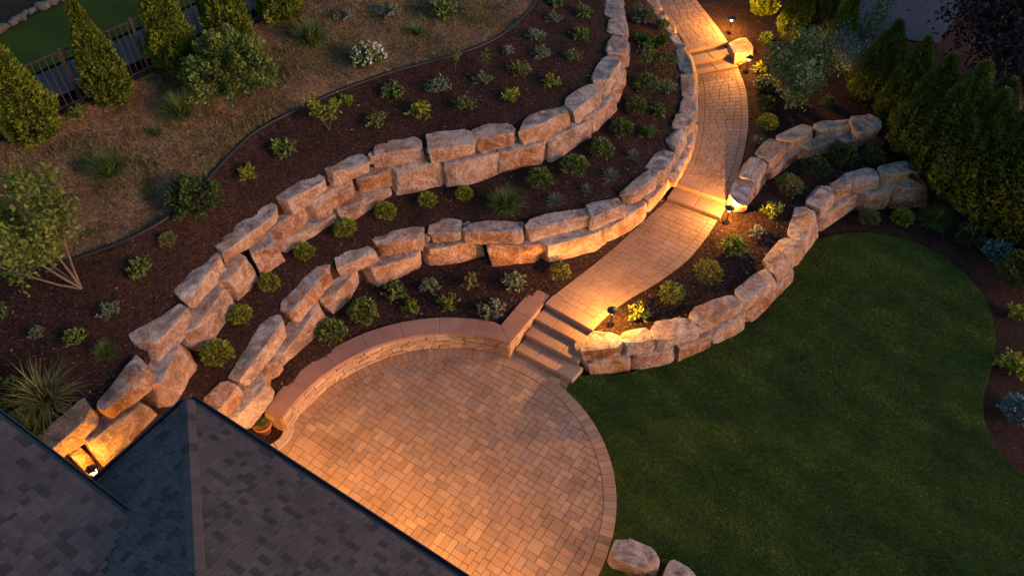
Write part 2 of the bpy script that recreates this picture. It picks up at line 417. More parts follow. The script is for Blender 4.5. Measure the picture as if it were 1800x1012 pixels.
B_UP = [('h', 1120,170, 1245,18, 1190,-5, 1045,110, 1190,218, 1282,90), ('2', 490,960, 775,540, 725,518, 400,925, 522,1012, 802,650),
        ('2', 840,490, 1112,196, 1045,166, 722,455, 870,570, 1132,262), ('2', 1150,205, 1405,82, 1312,25, 1110,148, 1180,262, 1414,136),
        ('e', 200,270, 440,212, 422,155, 155,235, 210,342, 450,290), ('e', 455,205, 628,203, 620,130, 468,140, 460,260, 630,250),
        ('e', 632,205, 956,195, 940,133, 655,160, 640,256, 957,266), ('e', 965,195, 1306,112, 1282,70, 970,142, 990,272, 1302,192),
        ('e', 1315,125, 1482,66, 1432,10, 1284,60, 1300,192, 1483,130), ('4', 510,1012, 706,832, 600,785, 345,990, 500,1095, 692,955),
        ('4', 730,825, 862,662, 712,630, 585,770, 712,955, 852,765), ('4', 890,615, 948,456, 812,440, 756,548, 862,770, 942,600),
        ('4', 965,430, 1030,310, 870,306, 816,425, 975,560, 1030,415), ('4', 1032,300, 1036,170, 905,168, 888,285, 1032,395, 1042,245),
        ('3', 1116,718, 1112,552, 1000,558, 1014,720, 1122,745, 1118,600), ('3', 1106,543, 1058,372, 960,374, 1000,548, 1115,580, 1075,410),
        ('3', 1042,362, 978,245, 912,264, 955,362, 1056,380, 1000,265), ('3', 970,242, 930,158, 880,170, 902,242, 985,256, 945,172),
        ('3', 914,152, 872,80, 820,84, 850,152, 925,160, 885,90), ('3', 862,72, 815,-20, 765,-12, 800,74, 872,80, 825,-10)]
B_LO = [('h', 1200,212, 1400,10, 1445,25, 1255,268), ('2', 600,1002, 682,880, 708,952, 625,1085), ('2', 690,880, 735,812, 748,860, 705,945), ('2', 750,800, 1042,440, 1088,520, 770,862),
        ('2', 1058,425, 1292,220, 1332,330, 1118,505), ('e', 115,402, 410,322, 430,378, 150,492), ('e', 420,295, 722,266, 762,372, 470,396),
        ('e', 765,290, 1042,280, 1048,342, 808,383), ('e', 1062,278, 1392,188, 1394,265, 1068,346), ('e', 1398,180, 1592,52, 1597,110, 1398,250),
        ('4', 640,1065, 840,850, 850,890, 590,1130), ('4', 845,880, 985,600, 1005,625, 850,905), ('4', 985,600, 1032,400, 1042,440, 1002,630)]
C_UP = [('6', 228,722, 296,556, 172,524, 118,650, 224,758, 292,620), ('6', 312,540, 382,402, 240,376, 180,508, 300,640, 374,478),
        ('6', 400,400, 520,292, 392,252, 295,360, 390,476, 516,352), ('6', 530,275, 717,196, 645,140, 442,243, 520,362, 712,272),
        ('6', 735,186, 970,150, 932,104, 703,135, 722,262, 935,250), ('6', 985,212, 1182,160, 1102,90, 945,108, 945,250, 1135,236)]
C_LO = [('6', 218,735, 378,490, 380,548, 200,792), ('6', 384,490, 617,316, 612,372, 380,545), ('6', 622,322, 868,264, 866,312, 614,392), ('6', 872,272, 1186,222, 1194,296, 878,326)]
D_UP = [('5', 95,655, 388,628, 365,545, 165,508, 125,722, 382,692), ('5', 400,615, 646,600, 582,486, 372,530, 400,692, 642,668),
        ('5', 665,598, 962,490, 865,394, 593,465, 650,657, 948,562), ('5', 950,462, 1287,312, 1212,240, 885,365, 950,548, 1245,422),
        ('5', 1305,305, 1532,112, 1422,44, 1218,220, 1290,388, 1528,192), ('g', 500,422, 626,262, 520,230, 408,365, 495,475, 622,335),
        ('g', 640,255, 711,96, 600,62, 544,215, 628,332, 712,190), ('6', 750,726, 860,602, 742,556, 632,680, 740,792, 857,682),
        ('6', 865,612, 957,562, 885,504, 793,560, 860,672, 952,640), ('6', 955,545, 1146,516, 1088,454, 893,490, 950,618, 1142,582),
        ('6', 1150,492, 1428,470, 1392,399, 1130,425, 1150,598, 1404,572)]
D_LO = [('5', 72,735, 440,708, 447,788, 130,836), ('5', 452,712, 812,640, 817,712, 460,802), ('5', 822,632, 1072,528, 1064,612, 815,714), ('5', 1070,510, 1344,388, 1338,462, 1050,602),
        ('5', 1365,345, 1672,50, 1674,110, 1348,442), ('g', 588,335, 716,138, 718,200, 583,388), ('6', 738,795, 1002,622, 1014,680, 724,882), ('6', 1005,645, 1268,592, 1232,702, 985,724), ('6', 1272,602, 1502,562, 1512,686, 1228,707)]
ZT = {'A': [(60, 2.35), (300, 2.6), (450, 2.8), (650, 2.95), (900, 3.0), (1050, 3.1), (1100, 3.2)],
      'B': [(370, 1.5), (550, 1.55), (800, 1.6), (1050, 1.68), (1160, 1.8), (1215, 1.85), (1230, 1.9)],
      'C': [(1290, 1.17), (1400, 1.42), (1560, 1.5)],
      'D': [(1020, .72), (1300, .82), (1450, .92), (1640, .98)]}
ZSEAM = {'A': .38, 'B': .36, 'C': .34, 'D': .36}      # depth of the bed joint below the wall top
HMAX = {'A': .95, 'B': .7, 'C': .5, 'D': .6}

def solve_foot(F, D, zt, n, hmin, hmax, batter=.14):
    """height of a stone so that its face leans back a little: walk down the sight line of its foot"""
    best = (9, hmin)
    for h in np.linspace(hmin, hmax, 40):
        off = np.dot(U(D[0], D[1], zt - h) - F, n) - batter * h
        if abs(off) < best[0]: best = (abs(off), h)
    return best[1]

def stone_mesh(name, C8, seed, mat=STONE, n=12, chip=.05):
    """C8: corners bottom FL FR BR BL, top FL FR BR BL; a rough split block with broken arrises"""
    r = random.Random(seed); C8 = np.array(C8, float)
    g = np.linspace(-1, 1, n); g = np.sign(g) * np.abs(g) ** .78; V, idx, F = [], {}, []
    def vid(p):
        k = tuple(np.round(p, 4))
        if k not in idx: idx[k] = len(V); V.append(np.array(p, float))
        return idx[k]
    for ax in range(3):
        for sgn in (-1, 1):
            for i in range(n - 1):
                for j in range(n - 1):
                    q = []
                    for a, b in ((i, j), (i + 1, j), (i + 1, j + 1), (i, j + 1)):
                        p = [0, 0, 0]; p[ax] = sgn; p[(ax + 1) % 3] = g[a]; p[(ax + 2) % 3] = g[b]; q.append(vid(p))
                    F.append(q if sgn > 0 else q[::-1])
    V = np.array(V)
    # soften to a worn block
    nr = (np.abs(V) ** 34).sum(1) ** (1 / 34.); V = V / nr[:, None] * [1.065, 1.10, 1.04]
    dims = np.array([np.linalg.norm(C8[1] - C8[0]), np.linalg.norm(C8[3] - C8[0]), np.linalg.norm(C8[4] - C8[0])]) / 2
    # broken corners and edges: flatten against random planes (in metres, so chips keep their size)
    W = V * dims
    for _ in range(10):
        m = np.array([r.choice((-1, 1)) * r.uniform(.3, 1), r.choice((-1, 1)) * r.uniform(.3, 1), r.uniform(-.6, .9)])
        if r.random() < .6: m[r.choice((0, 2, 2))] *= .1
        m /= np.linalg.norm(m)
        sup = (np.abs(m) * dims).sum(); d = sup - r.uniform(.0, .12) * min(dims.min() * 2, .55) / .5 - .01
        e = np.maximum(0, W @ m - d); W = W - e[:, None] * m
    V = W / dims
    u = (V + 1) / 2; x, y, z = u[:, :1], u[:, 1:2], u[:, 2:3]
    bot = C8[0] * (1 - x) * (1 - y) + C8[1] * x * (1 - y) + C8[2] * x * y + C8[3] * (1 - x) * y
    top = C8[4] * (1 - x) * (1 - y) + C8[5] * x * (1 - y) + C8[6] * x * y + C8[7] * (1 - x) * y
    P = bot * (1 - z) + top * z
    c = P.mean(0)
    for i in range(len(P)):
        q = Vector(P[i]) * 1.7 + Vector((seed * 3.7, 0, 0)); d = Vector(P[i] - c).normalized()
        a = noise.noise(q) * .022 + noise.noise(q * 2.9) * .010 + noise.noise(q * 7.5) * .009
        a += (noise.voronoi(q * 1.3)[0][0] - .45) * .05 + (noise.voronoi(q * 3.3 + Vector((5, 1, 2)))[0][0] - .4) * .026   # scalloped split faces
        P[i] += np.array(d) * a
    o = c.copy(); o[2] = P[:, 2].min()
    m = mesh_np(name, P - o, np.array(F), mat, True); m.set_sharp_from_angle(angle=math.radians(20))
    return m, o

WALLS = {}
def wall(key, up, lo, label):
    """boulder wall: lower and upper course; returns the lines along its top and its foot"""
    pieces = []; tops = []; feet = []
    for row in up:
        k = row[0]; q = [px(k, row[i], row[i + 1]) for i in range(1, 13, 2)]
        zt = lin(ZT[key], (q[0][0] + q[1][0]) / 2)
        T = [U(*p, zt) for p in q[:4]]
        d = T[1] - T[0]; nrm = np.array([d[1], -d[0], 0]); nrm /= np.linalg.norm(nrm)
        Fm = (T[0] + T[1]) / 2; Dm = ((q[4][0] + q[5][0]) / 2, (q[4][1] + q[5][1]) / 2)
        h = solve_foot(Fm, Dm, zt, nrm, .32, .72 if key == 'A' else .55)
        if key in 'AB' and q[0][0] > 1165: h = .5
        lo_pts = [U(*q[4], zt - h), U(*q[5], zt - h)]
        foot = []
        for a, b in zip(lo_pts, T[:2]):      # keep the foot near the plumb line of the face
            e = a - b; off = np.dot(e, nrm); along = e - nrm * off; along[2] = 0
            if np.linalg.norm(along) > .18: along *= .18 / np.linalg.norm(along)
            foot.append(b + nrm * min(max(off, 0.0), .28) + along - np.array([0, 0, h]))
        for j in (2, 3):                     # a back edge must lie behind the front one
            if np.linalg.norm(T[j][:2] - T[5 - j if False else (1 if j == 2 else 0)][:2]) < .3:
                T[j] = T[1 if j == 2 else 0] - nrm * .4
        bb = [T[2] + nrm * .02, T[3] + nrm * .02]
        bb = [p - np.array([0, 0, h]) for p in bb]
        pieces.append((foot[0], foot[1], bb[0], bb[1], T[0], T[1], T[2] + [0, 0, rng.uniform(-.03, .05)], T[3] + [0, 0, rng.uniform(-.03, .05)]))
        c = sum(T) / 4; tops.append(np.array([c[0], c[1], zt]))
    for row in lo:
        k = row[0]; q = [px(k, row[i], row[i + 1]) for i in range(1, 9, 2)]
        zt = lin(ZT[key], (q[0][0] + q[1][0]) / 2) - ZSEAM[key] + (row[9] if len(row) > 9 else 0)
        F0, F1 = U(*q[0], zt), U(*q[1], zt)
        d = F1 - F0; nrm = np.array([d[1], -d[0], 0]); nrm /= np.linalg.norm(nrm)
        Dm = ((q[2][0] + q[3][0]) / 2, (q[2][1] + q[3][1]) / 2)
        h = solve_foot((F0 + F1) / 2, Dm, zt, nrm, .3, HMAX[key])
        DR, DL = U(*q[2], zt - h), U(*q[3], zt - h)
        feet.append(((DL + DR) / 2 - nrm * .3, zt - h + .04))
        dep = .62
        foot = []
        for a, b in zip((DL, DR), (F0, F1)):
            e = a - b; off = np.dot(e, nrm); along = e - nrm * off; along[2] = 0
            if np.linalg.norm(along) > .2: along *= .2 / np.linalg.norm(along)
            foot.append(b + nrm * min(max(off, 0.0), .35) + along - np.array([0, 0, h + .1]))
        up3 = np.array([0, 0, .03])
        pieces.append((foot[0], foot[1], F1 - nrm * dep - [0, 0, h + .1], F0 - nrm * dep - [0, 0, h + .1], F0, F1, F1 - nrm * dep + up3, F0 - nrm * dep + up3))
    base = np.mean([p[0] for p in pieces], axis=0)
    root = thing('boulder_wall', base, label, 'retaining wall', 'stacked sandstone boulder walls')
    for i, C8 in enumerate(pieces):
        m, o = stone_mesh('stone', C8, i * 1.37 + ord(key) * 11)
        link('stone', m, root, loc=tuple(o - base))
    WALLS[key] = (np.array(tops), np.array([np.r_[p[:2], z] for p, z in feet]))

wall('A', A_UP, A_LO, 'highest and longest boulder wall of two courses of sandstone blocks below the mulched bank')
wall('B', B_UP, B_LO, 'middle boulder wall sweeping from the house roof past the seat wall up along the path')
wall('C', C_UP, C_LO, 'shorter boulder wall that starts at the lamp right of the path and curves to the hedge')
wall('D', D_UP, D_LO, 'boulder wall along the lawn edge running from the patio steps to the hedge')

# gaps behind big stones are packed with small ones
# ------------------------------------------------------------------ path and steps geometry (heights along it)
def wl(pts): return np.array([U(*p) for p in pts])
Z_LAND, Z_M0, Z_M1, Z_U0, Z_U1 = .56, .76, 1.0, 1.2, 1.58
P_LO_L = [(957,533,Z_LAND), (975,517,.575), (1010,490,.60), (1060,451,.63), (1110,407,.68), (1150,371,.72), (1174,350,Z_M0)]
P_LO_R = [(1042,581,Z_LAND), (1062,560,.575), (1100,529,.60), (1150,500,.63), (1200,465,.68), (1235,427,.72), (1262,386,Z_M0)]
P_MI_L = [(1183,322,Z_M1), (1200,300,1.03), (1215,270,1.06), (1222,240,1.1), (1226,200,1.14), (1227,165,1.17), (1224,136,Z_U0)]
P_MI_R = [(1276,353,Z_M1), (1291,325,1.03), (1303,290,1.06), (1312,250,1.1), (1316,212,1.14), (1312,160,1.17), (1298,120,Z_U0)]
P_UP_L = [(1210,89,Z_U1), (1200,70,1.61), (1185,48,1.65), (1166,22,1.7), (1148,0,1.75), (1120,-36,1.82), (1085,-80,1.9)]
P_UP_R = [(1280,74,Z_U1), (1266,54,1.61), (1252,35,1.65), (1238,17,1.7), (1224,0,1.75), (1195,-36,1.82), (1160,-80,1.9)]

# ------------------------------------------------------------------ ground zones
At, Af = WALLS['A']; Bt, Bf = WALLS['B']; Ct, Cf = WALLS['C']; Dt, Df = WALLS['D']
def smz(L, k=2):
    L = L.copy(); z = np.pad(L[:, 2], k, mode='edge'); L[:, 2] = np.convolve(z, np.ones(2 * k + 1) / (2 * k + 1), 'valid'); return L
Af, Bf, Cf, Df = smz(Af), smz(Bf), smz(Cf), smz(Df)
# drop foot points that double back (small packing stones)
def mono(L):
    out = [L[0]]
    for p in L[1:]:
        if np.linalg.norm(p[:2] - out[-1][:2]) > .35: out.append(p)
    return np.array(out)
Af, Bf = mono(Af), mono(Bf)
def low(L, d): L = L.copy(); L[:, 2] -= d; return L
At2 = np.vstack([[U(-120, 930, 2.1)], low(At, .14), [U(1075, -75, 3.15)]])
Bt2 = np.vstack([[U(330, 790, 1.35)], low(Bt, .12), [U(1095, -80, 1.9)]])
Af2 = np.vstack([[U(40, 960, .3)], Af, [U(1105, -75, 2.2)]])
Ct2 = low(Ct, .12); Dt2 = low(Dt, .1)
EDG = [(-260,600,2.9), (-60,508,3.2), (60,479,3.35), (150,450,3.42), (240,415,3.47), (320,365,3.52), (380,300,3.57), (440,240,3.6), (510,200,3.62), (600,160,3.65), (700,125,3.67), (800,98,3.7), (870,70,3.72), (915,35,3.76), (945,0,3.8), (965,-45,3.85), (985,-110,3.9)]
EDG = smooth_line(wl(EDG), 4)
FEN = wl([(-320,395,4.3), (0,252,4.4), (225,148,4.45), (345,92,4.45), (520,10,4.45), (640,-52,4.5), (790,-130,4.5)])

GRD = link('ground', mesh('ground', [(-150, -120, -.08), (150, -120, -.08), (150, 180, -.08), (-150, 180, -.08)], [(0, 1, 2, 3)], MULCH)); tag(GRD, kind='structure')
ALLG.append((np.array([(-150, -120, -.08), (150, -120, -.08), (150, 180, -.08), (-150, 180, -.08)], float), np.array([(0, 1, 2), (0, 2, 3)])))
zone('upper_bed', np.vstack([At2, EDG[::-1]]), MULCH, .3, bump=.05)
zone('dry_bank', np.vstack([EDG, FEN[::-1]]), SOIL, .3, bump=.16)
zone('terrace_behind_fence', np.vstack([FEN, [U(900, -420, 4.6), U(-300, -420, 4.6), U(-900, -100, 4.5)]]), MULCH, .8)
zone('middle_bed', np.vstack([Af2, Bt2[::-1]]), MULCH, .3, bump=.04)

# seat wall circle and patio
PC = np.array([-1.62, 8.0]); PR = 3.72
def fit_circle():
    A = [(990,685),(1030,732),(1064,786),(1080,833),(1086,887),(1084,941),(1070,974)]
    B = [(504,758),(551,716),(585,679),(600,664),(640,639),(701,617),(761,609),(818,611),(869,622)]
    P = np.array([U(*p)[:2] for p in A + B]); M = np.c_[2 * P, np.ones(len(P))]
    s = np.linalg.lstsq(M, (P ** 2).sum(1), rcond=None)[0]; return s[:2], math.sqrt(s[2] + s[0] ** 2 + s[1] ** 2)
PC, PR = fit_circle()
ZC = .55                                           # seat-wall cap height
def ang(p): return math.atan2(p[1] - PC[1], p[0] - PC[0])
aL = ang(U(504, 758)); aR = ang(U(893, 632))
CORN = PC + PR * np.array([math.cos(aR), math.sin(aR)])
TOPE = U(966, 518, ZC)[:2]                         # far end of the straight leg beside the steps
leg = TOPE - CORN; legl = np.linalg.norm(leg); leg /= legl; legn = np.array([-leg[1], leg[0]])
SW = .45
Bz = [U(330, 800, .3), ]
arc_out = [np.r_[PC + (PR + SW * .6) * np.array([math.cos(a), math.sin(a)]), .44] for a in np.linspace(aR + .1, aL - .05, 14)]
path_l = wl(P_LO_L)
bed1 = np.vstack([[np.r_[U(300, 860, .1)[:2], .1]], Bf, [U(1170, 352, .75)], low(path_l[::-1], .03), [np.r_[TOPE + legn * .25, .50]], [np.r_[CORN + leg * .5 + legn * .25, .46]], arc_out, [U(458, 722, .28), U(436, 742, .12), U(424, 775, .03)]])
zone('lower_bed', bed1, MULCH, .25, bump=.03)
prm = wl(P_MI_R); pru = wl(P_UP_R); prl = wl(P_LO_R)
zone('right_bed', np.vstack([low(prm, .03), [U(1298, 112, 1.38)], low(pru, .03), [U(1300, -110, 1.9), U(1500, -140, 1.3), U(1900, -120, .6), U(2200, 80, .2), U(2200, 480, .0), U(1850, 482, -.05), U(1720, 425, .02), U(1655, 372, .35), U(1625, 320, .8), U(1575, 262, 1.2)], Ct2[::-1]]), MULCH, .35, bump=.05)
zone('sloping_bed', np.vstack([low(prl, .03), [U(1272, 372, .86)], Cf[:, :], [U(1585, 285, 1.0), U(1630, 330, .85)], Dt2[::-1]]), MULCH, .25, bump=.03)
def strip(name, a, b, mat):
    """packed soil behind the stones, from the bed above down to the bed below"""
    a, b = resample(a, 90), resample(b, 400)
    b = np.array([b[np.argmin(((b[:, :2] - p[:2]) ** 2).sum(1))] for p in a])
    V = np.vstack([a, b]); F = np.array([(i, i + 1, 91 + i, 90 + i) for i in range(89)])
    tag(link(name, mesh_np(name, V, F, mat, True)), kind='structure')
dn = np.array([0, 0, -.1])
strip('soil_bank', At2, Af2 + dn, MULCH); strip('soil_bank', Bt2, np.vstack([[U(300, 860, .1)], Bf, [U(1226, 140, 1.1)]]) + dn, MULCH)
strip('soil_bank', Ct2, np.vstack([[U(1290, 370, .85)], Cf]) + dn, MULCH); strip('soil_bank', Dt2, Df + dn, MULCH)

# lawn
LW = smooth_line(wl([(985,672),(1020,660),(1100,655),(1180,632),(1260,598),(1330,540),(1390,460),(1425,425),(1480,411),(1540,410),(1620,430),(1690,475),(1735,530),(1750,590),(1742,650),(1728,710),(1740,765),(1775,810),(1830,850),(1950,900),(2050,1100),(1500,1300),(1150,1250),(1060,1010),(1084,960),(1090,900),(1084,830),(1062,778),(1030,728)]), 4)
LW[:, 2] = .0
for p in LW:                                       # the lawn butts the patio rim
    v = p[:2] - PC; d = np.linalg.norm(v)
    if d < PR + .14: p[:2] = PC + v / d * (PR + .004)
zone('lawn', np.c_[LW[:, :2], np.full(len(LW), -.015)], LAWN, .6)

# ------------------------------------------------------------------ pavers
def clip_convex(poly, C):
    """Sutherland-Hodgman against a counter-clockwise convex outline"""
    out = list(poly)
    for i in range(len(C)):
        a, b = C[i], C[(i + 1) % len(C)]; inp, out = out, []
        if not inp: return []
        def side(p): return (b[0] - a[0]) * (p[1] - a[1]) - (b[1] - a[1]) * (p[0] - a[0])
        for j in range(len(inp)):
            p, q = inp[j], inp[(j + 1) % len(inp)]; sp, sq = side(p), side(q)
            if sp >= 0: out.append(p)
            if (sp >= 0) != (sq >= 0):
                t = sp / (sp - sq); out.append((p[0] + (q[0] - p[0]) * t, p[1] + (q[1] - p[1]) * t))
    return out

def prism(poly, zf, thick, ch=.006, gap=.0045):
    """paver with chamfered arris; poly ccw (x,y), zf(x,y) gives the top height"""
    c = np.mean(poly, axis=0); n = len(poly); P = []
    for x, y in poly:
        d = np.array([x - c[0], y - c[1]]); L = np.linalg.norm(d) + 1e-9; P.append((c + d * max(.1, 1 - gap * 1.4 / L), c + d * max(.08, 1 - (gap * 1.4 + ch * 1.4) / L)))
    V = [(*a, zf(*a) - thick) for a, _ in P] + [(*a, zf(*a) - ch) for a, _ in P] + [(*b, zf(*b)) for _, b in P]
    F = [(i, (i + 1) % n, n + (i + 1) % n, n + i) for i in range(n)] + [(n + i, n + (i + 1) % n, 2 * n + (i + 1) % n, 2 * n + i) for i in range(n)] + [tuple(range(2 * n, 3 * n))]
    return V, F

def proj(p):
    v = np.array(p, float) - [0, 0, H]
    dep = v[1] * math.sin(AX) - v[2] * math.cos(AX); upc = v[1] * math.cos(AX) + v[2] * math.sin(AX)
    return 900 + FPX * v[0] / dep, 506 - FPX * upc / dep

def piece_attr(m, vals):
    a = m.attributes.new('piece', 'FLOAT', 'FACE'); a.data.foreach_set('value', np.asarray(vals, np.float32))

def lay(root, polys, zf, mat, pname, thick=.05, limit=300, seen=None):
    """first the pieces that show largest as objects, the rest as one part"""
    vis = []; rest = []
    for p in polys:
        c = np.mean(p, axis=0); x, y = proj((*c, 0)); ok = -30 < x < 1830 and -30 < y < 1042 and (seen is None or seen(x, y))
        (vis if ok else rest).append(p)
    def area(p): return abs(sum(p[i][0] * p[(i + 1) % len(p)][1] - p[(i + 1) % len(p)][0] * p[i][1] for i in range(len(p)))) / 2
    vis.sort(key=lambda p: -area(p) / (H ** 2 + np.mean(p, axis=0)[1] ** 2)); rest = vis[limit:] + rest; vis = vis[:limit]
    for p in vis:
        V, F = prism(p, zf, thick); c = np.mean(V, axis=0)
        link(pname, mesh(pname, np.array(V) - c, F, mat), root, loc=tuple(c - np.array(root.location)))
    if rest:
        V, F = join([prism(p, zf, thick) for p in rest]); m = mesh(pname + 's', V, F, mat)
        r = np.repeat(rng.random(len(rest)), [2 * len(p) + 1 for p in rest]); piece_attr(m, r)
        o = link('more_' + pname + 's', m, root, loc=tuple(-np.array(root.location))); tag(o, kind='stuff')

# patio
ER = math.radians(-32.8); e1 = np.array([math.cos(ER), math.sin(ER)]); e2 = np.array([math.sin(ER), -math.cos(ER)])   # along the eave, and from the eave into the house
BW = .27
rim = [PC + (PR + .0) * np.array([math.cos(a), math.sin(a)]) for a in np.linspace(0, 2 * math.pi, 121)[:-1]]
EC = U(330, 705, 2.9)                               # roof corner over the patio
WOFF = .5
wallp = EC[:2] + e2 * WOFF                          # a point of the house wall on the patio side
patio = link('patio', mesh('patio', [(*p, -.035) for p in rim], [tuple(range(120))], SAND)); tag(patio, kind='structure')
ALLG.append((np.array([(*PC, 0.)] + [(*p, 0.) for p in rim]), np.array([(0, i + 1, (i + 1) % 120 + 1) for i in range(120)])))
inner = [tuple(PC + (PR - BW) * np.array([math.cos(a), math.sin(a)])) for a in np.linspace(0, 2 * math.pi, 73)[:-1]]
u = .142; polys = []; occ = set(); N = 30
rr = random.Random(3)
for j in range(-N, N):
    for i in range(-N, N):
        if (i, j) in occ: continue
        opts = [(2, 1)] * 11 + [(1, 2)] * 5 + [(1, 1)] * 3 + [(2, 2)]
        rr.shuffle(opts)
        for w, h in opts:
            if all((i + a, j + b) not in occ for a in range(w) for b in range(h)): break
        for a in range(w):
            for b in range(h): occ.add((i + a, j + b))
        q = []
        for a, b in ((0, 0), (w, 0), (w, h), (0, h)):
            s, t_ = (i + a) * u, (j + b) * u; q.append(tuple(PC + e1 * s - e2 * t_))
        cc = np.mean(q, axis=0)
        if np.dot(cc - wallp, e2) > .1: continue
        if np.linalg.norm(cc - PC) > PR - BW + .25: continue
        q = clip_convex(q, inner)
        if len(q) < 3: continue
        ar = abs(sum(q[k][0] * q[(k + 1) % len(q)][1] - q[(k + 1) % len(q)][0] * q[k][1] for k in range(len(q)))) / 2
        if ar > .0006: polys.append(q)
nb = int(2 * math.pi * PR / .155)
for k in range(nb):
    a, b = 2 * math.pi * k / nb, 2 * math.pi * (k + 1) / nb
    q = [tuple(PC + R_ * np.array([math.cos(t_), math.sin(t_)])) for R_, t_ in ((PR - BW, a), (PR, a), (PR, b), (PR - BW, b))]
    if np.dot(np.mean(q, axis=0) - wallp, e2) < .1: polys.append(q)
def not_roof(x, y): return not (y > 705 + (x - 330) * .66 and x < 800)
# apron between the round patio and the foot of the steps
APR = [tuple(U(x, y)[:2]) for x, y in ((880, 640), (985, 702), (1003, 668), (906, 615))]
if sum(APR[k][0] * APR[(k + 1) % 4][1] - APR[(k + 1) % 4][0] * APR[k][1] for k in range(4)) < 0: APR = APR[::-1]
link('bedding', mesh('bedding', [(*p, -.03) for p in APR], [(0, 1, 2, 3)], SAND), patio)
for i in range(-40, 40):
    for j in range(-40, 40):
        q = [tuple(PC + e1 * (i * .3 + (j % 2) * .15 + a) - e2 * (j * .15 + b)) for a, b in ((0, 0), (.3, 0), (.3, .15), (0, .15))]
        c_ = np.mean(q, axis=0)
        if np.linalg.norm(c_ - PC) < PR - .02 or np.linalg.norm(c_ - np.array(APR[0])) > 3: continue
        q = clip_convex(q, APR)
        if len(q) > 2: polys.append(q)
lay(patio, polys, lambda x, y: .006 * noise.noise(Vector((x * 1.1, y * 1.1, 0))), PAVER, 'paver', .05, 300, not_roof)

# path: three flights of paving between the steps
def path_run(Lp, Rp, label_seed):
    L, R = smooth_line(wl(Lp), 8), smooth_line(wl(Rp), 8); L, R = resample(L, 90), resample(R, 90)
    Mid = (L + R) / 2; s = np.r_[0, np.cumsum(np.linalg.norm(np.diff(Mid[:, :2], axis=0), axis=1))]; tot = s[-1]
    def at(q, t):
        l = np.array([np.interp(q, s, L[:, i]) for i in range(3)]); r_ = np.array([np.interp(q, s, R[:, i]) for i in range(3)])
        return l * (1 - t) + r_ * t
    V = np.vstack([L, R]); V[:, 2] -= .04
    F = np.array([(i, 90 + i, 91 + i, i + 1) for i in range(89)])
    o = link('path', mesh_np('path', V, F, SAND)); tag(o, kind='structure'); ALLG.append((V + [0, 0, .04], np.vstack([F[:, [0, 1, 2]], F[:, [0, 2, 3]]])))
    cells = []; r = random.Random(label_seed); wid = np.linalg.norm(L[0] - R[0]); tb = .20 / wid
    nbr = int(tot / .135)
    for k in range(nbr):
        a, b = tot * k / nbr, tot * (k + 1) / nbr
        cells.append((a, b, 0, tb)); cells.append((a, b, 1 - tb, 1))
    nr = int(tot / .165); 
    for k in range(nr):
        a, b = tot * k / nr, tot * (k + 1) / nr; t = tb; first = True
        while t < 1 - tb - .01:
            w = r.choice((.17, .25, .25, .3)) / wid
            if first: w *= (.55 if k % 2 else 1.0); first = False
            if 1 - tb - (t + w) < .09 / wid: w = 1 - tb - t
            cells.append((a, b, t, t + w)); t += w
    polys = []; zs = {}
    for a, b, t0, t1 in cells:
        q = [at(a, t0), at(a, t1), at(b, t1), at(b, t0)]
        polys.append(q)
    # pieces follow the slope of the path
    vis = sorted(polys, key=lambda q: -np.linalg.norm(q[0] - q[2]) ** 2 / np.linalg.norm(q[0] - [0, 0, H]) ** 2)
    inview = [q for q in vis if -20 < proj(q[0])[1] < 1040]; rest = [q for q in vis if not -20 < proj(q[0])[1] < 1040]
    rest += inview[300:]; inview = inview[:300]
    def pz(q):
        P0, nn = q[0], np.cross(q[1] - q[0], q[3] - q[0]); dz = r.uniform(-.003, .003)
        return lambda x, y: P0[2] - (nn[0] * (x - P0[0]) + nn[1] * (y - P0[1])) / nn[2] + dz
    for q in inview:
        Vv, Ff = prism([tuple(p[:2]) for p in q], pz(q), .05); c = np.mean(Vv, axis=0)
        link('paver', mesh('paver', np.array(Vv) - c, Ff, PAVERP), o, loc=tuple(c))
    if rest:
        Vv, Ff = join([prism([tuple(p[:2]) for p in q], pz(q), .05) for q in rest]); m = mesh('pavers', Vv, Ff, PAVERP)
        piece_attr(m, np.repeat(rng.random(len(rest)), 9)); tag(link('more_pavers', m, o), kind='stuff')
path_run(P_LO_L, P_LO_R, 1); path_run(P_MI_L, P_MI_R, 2); path_run(P_UP_L, P_UP_R, 3)

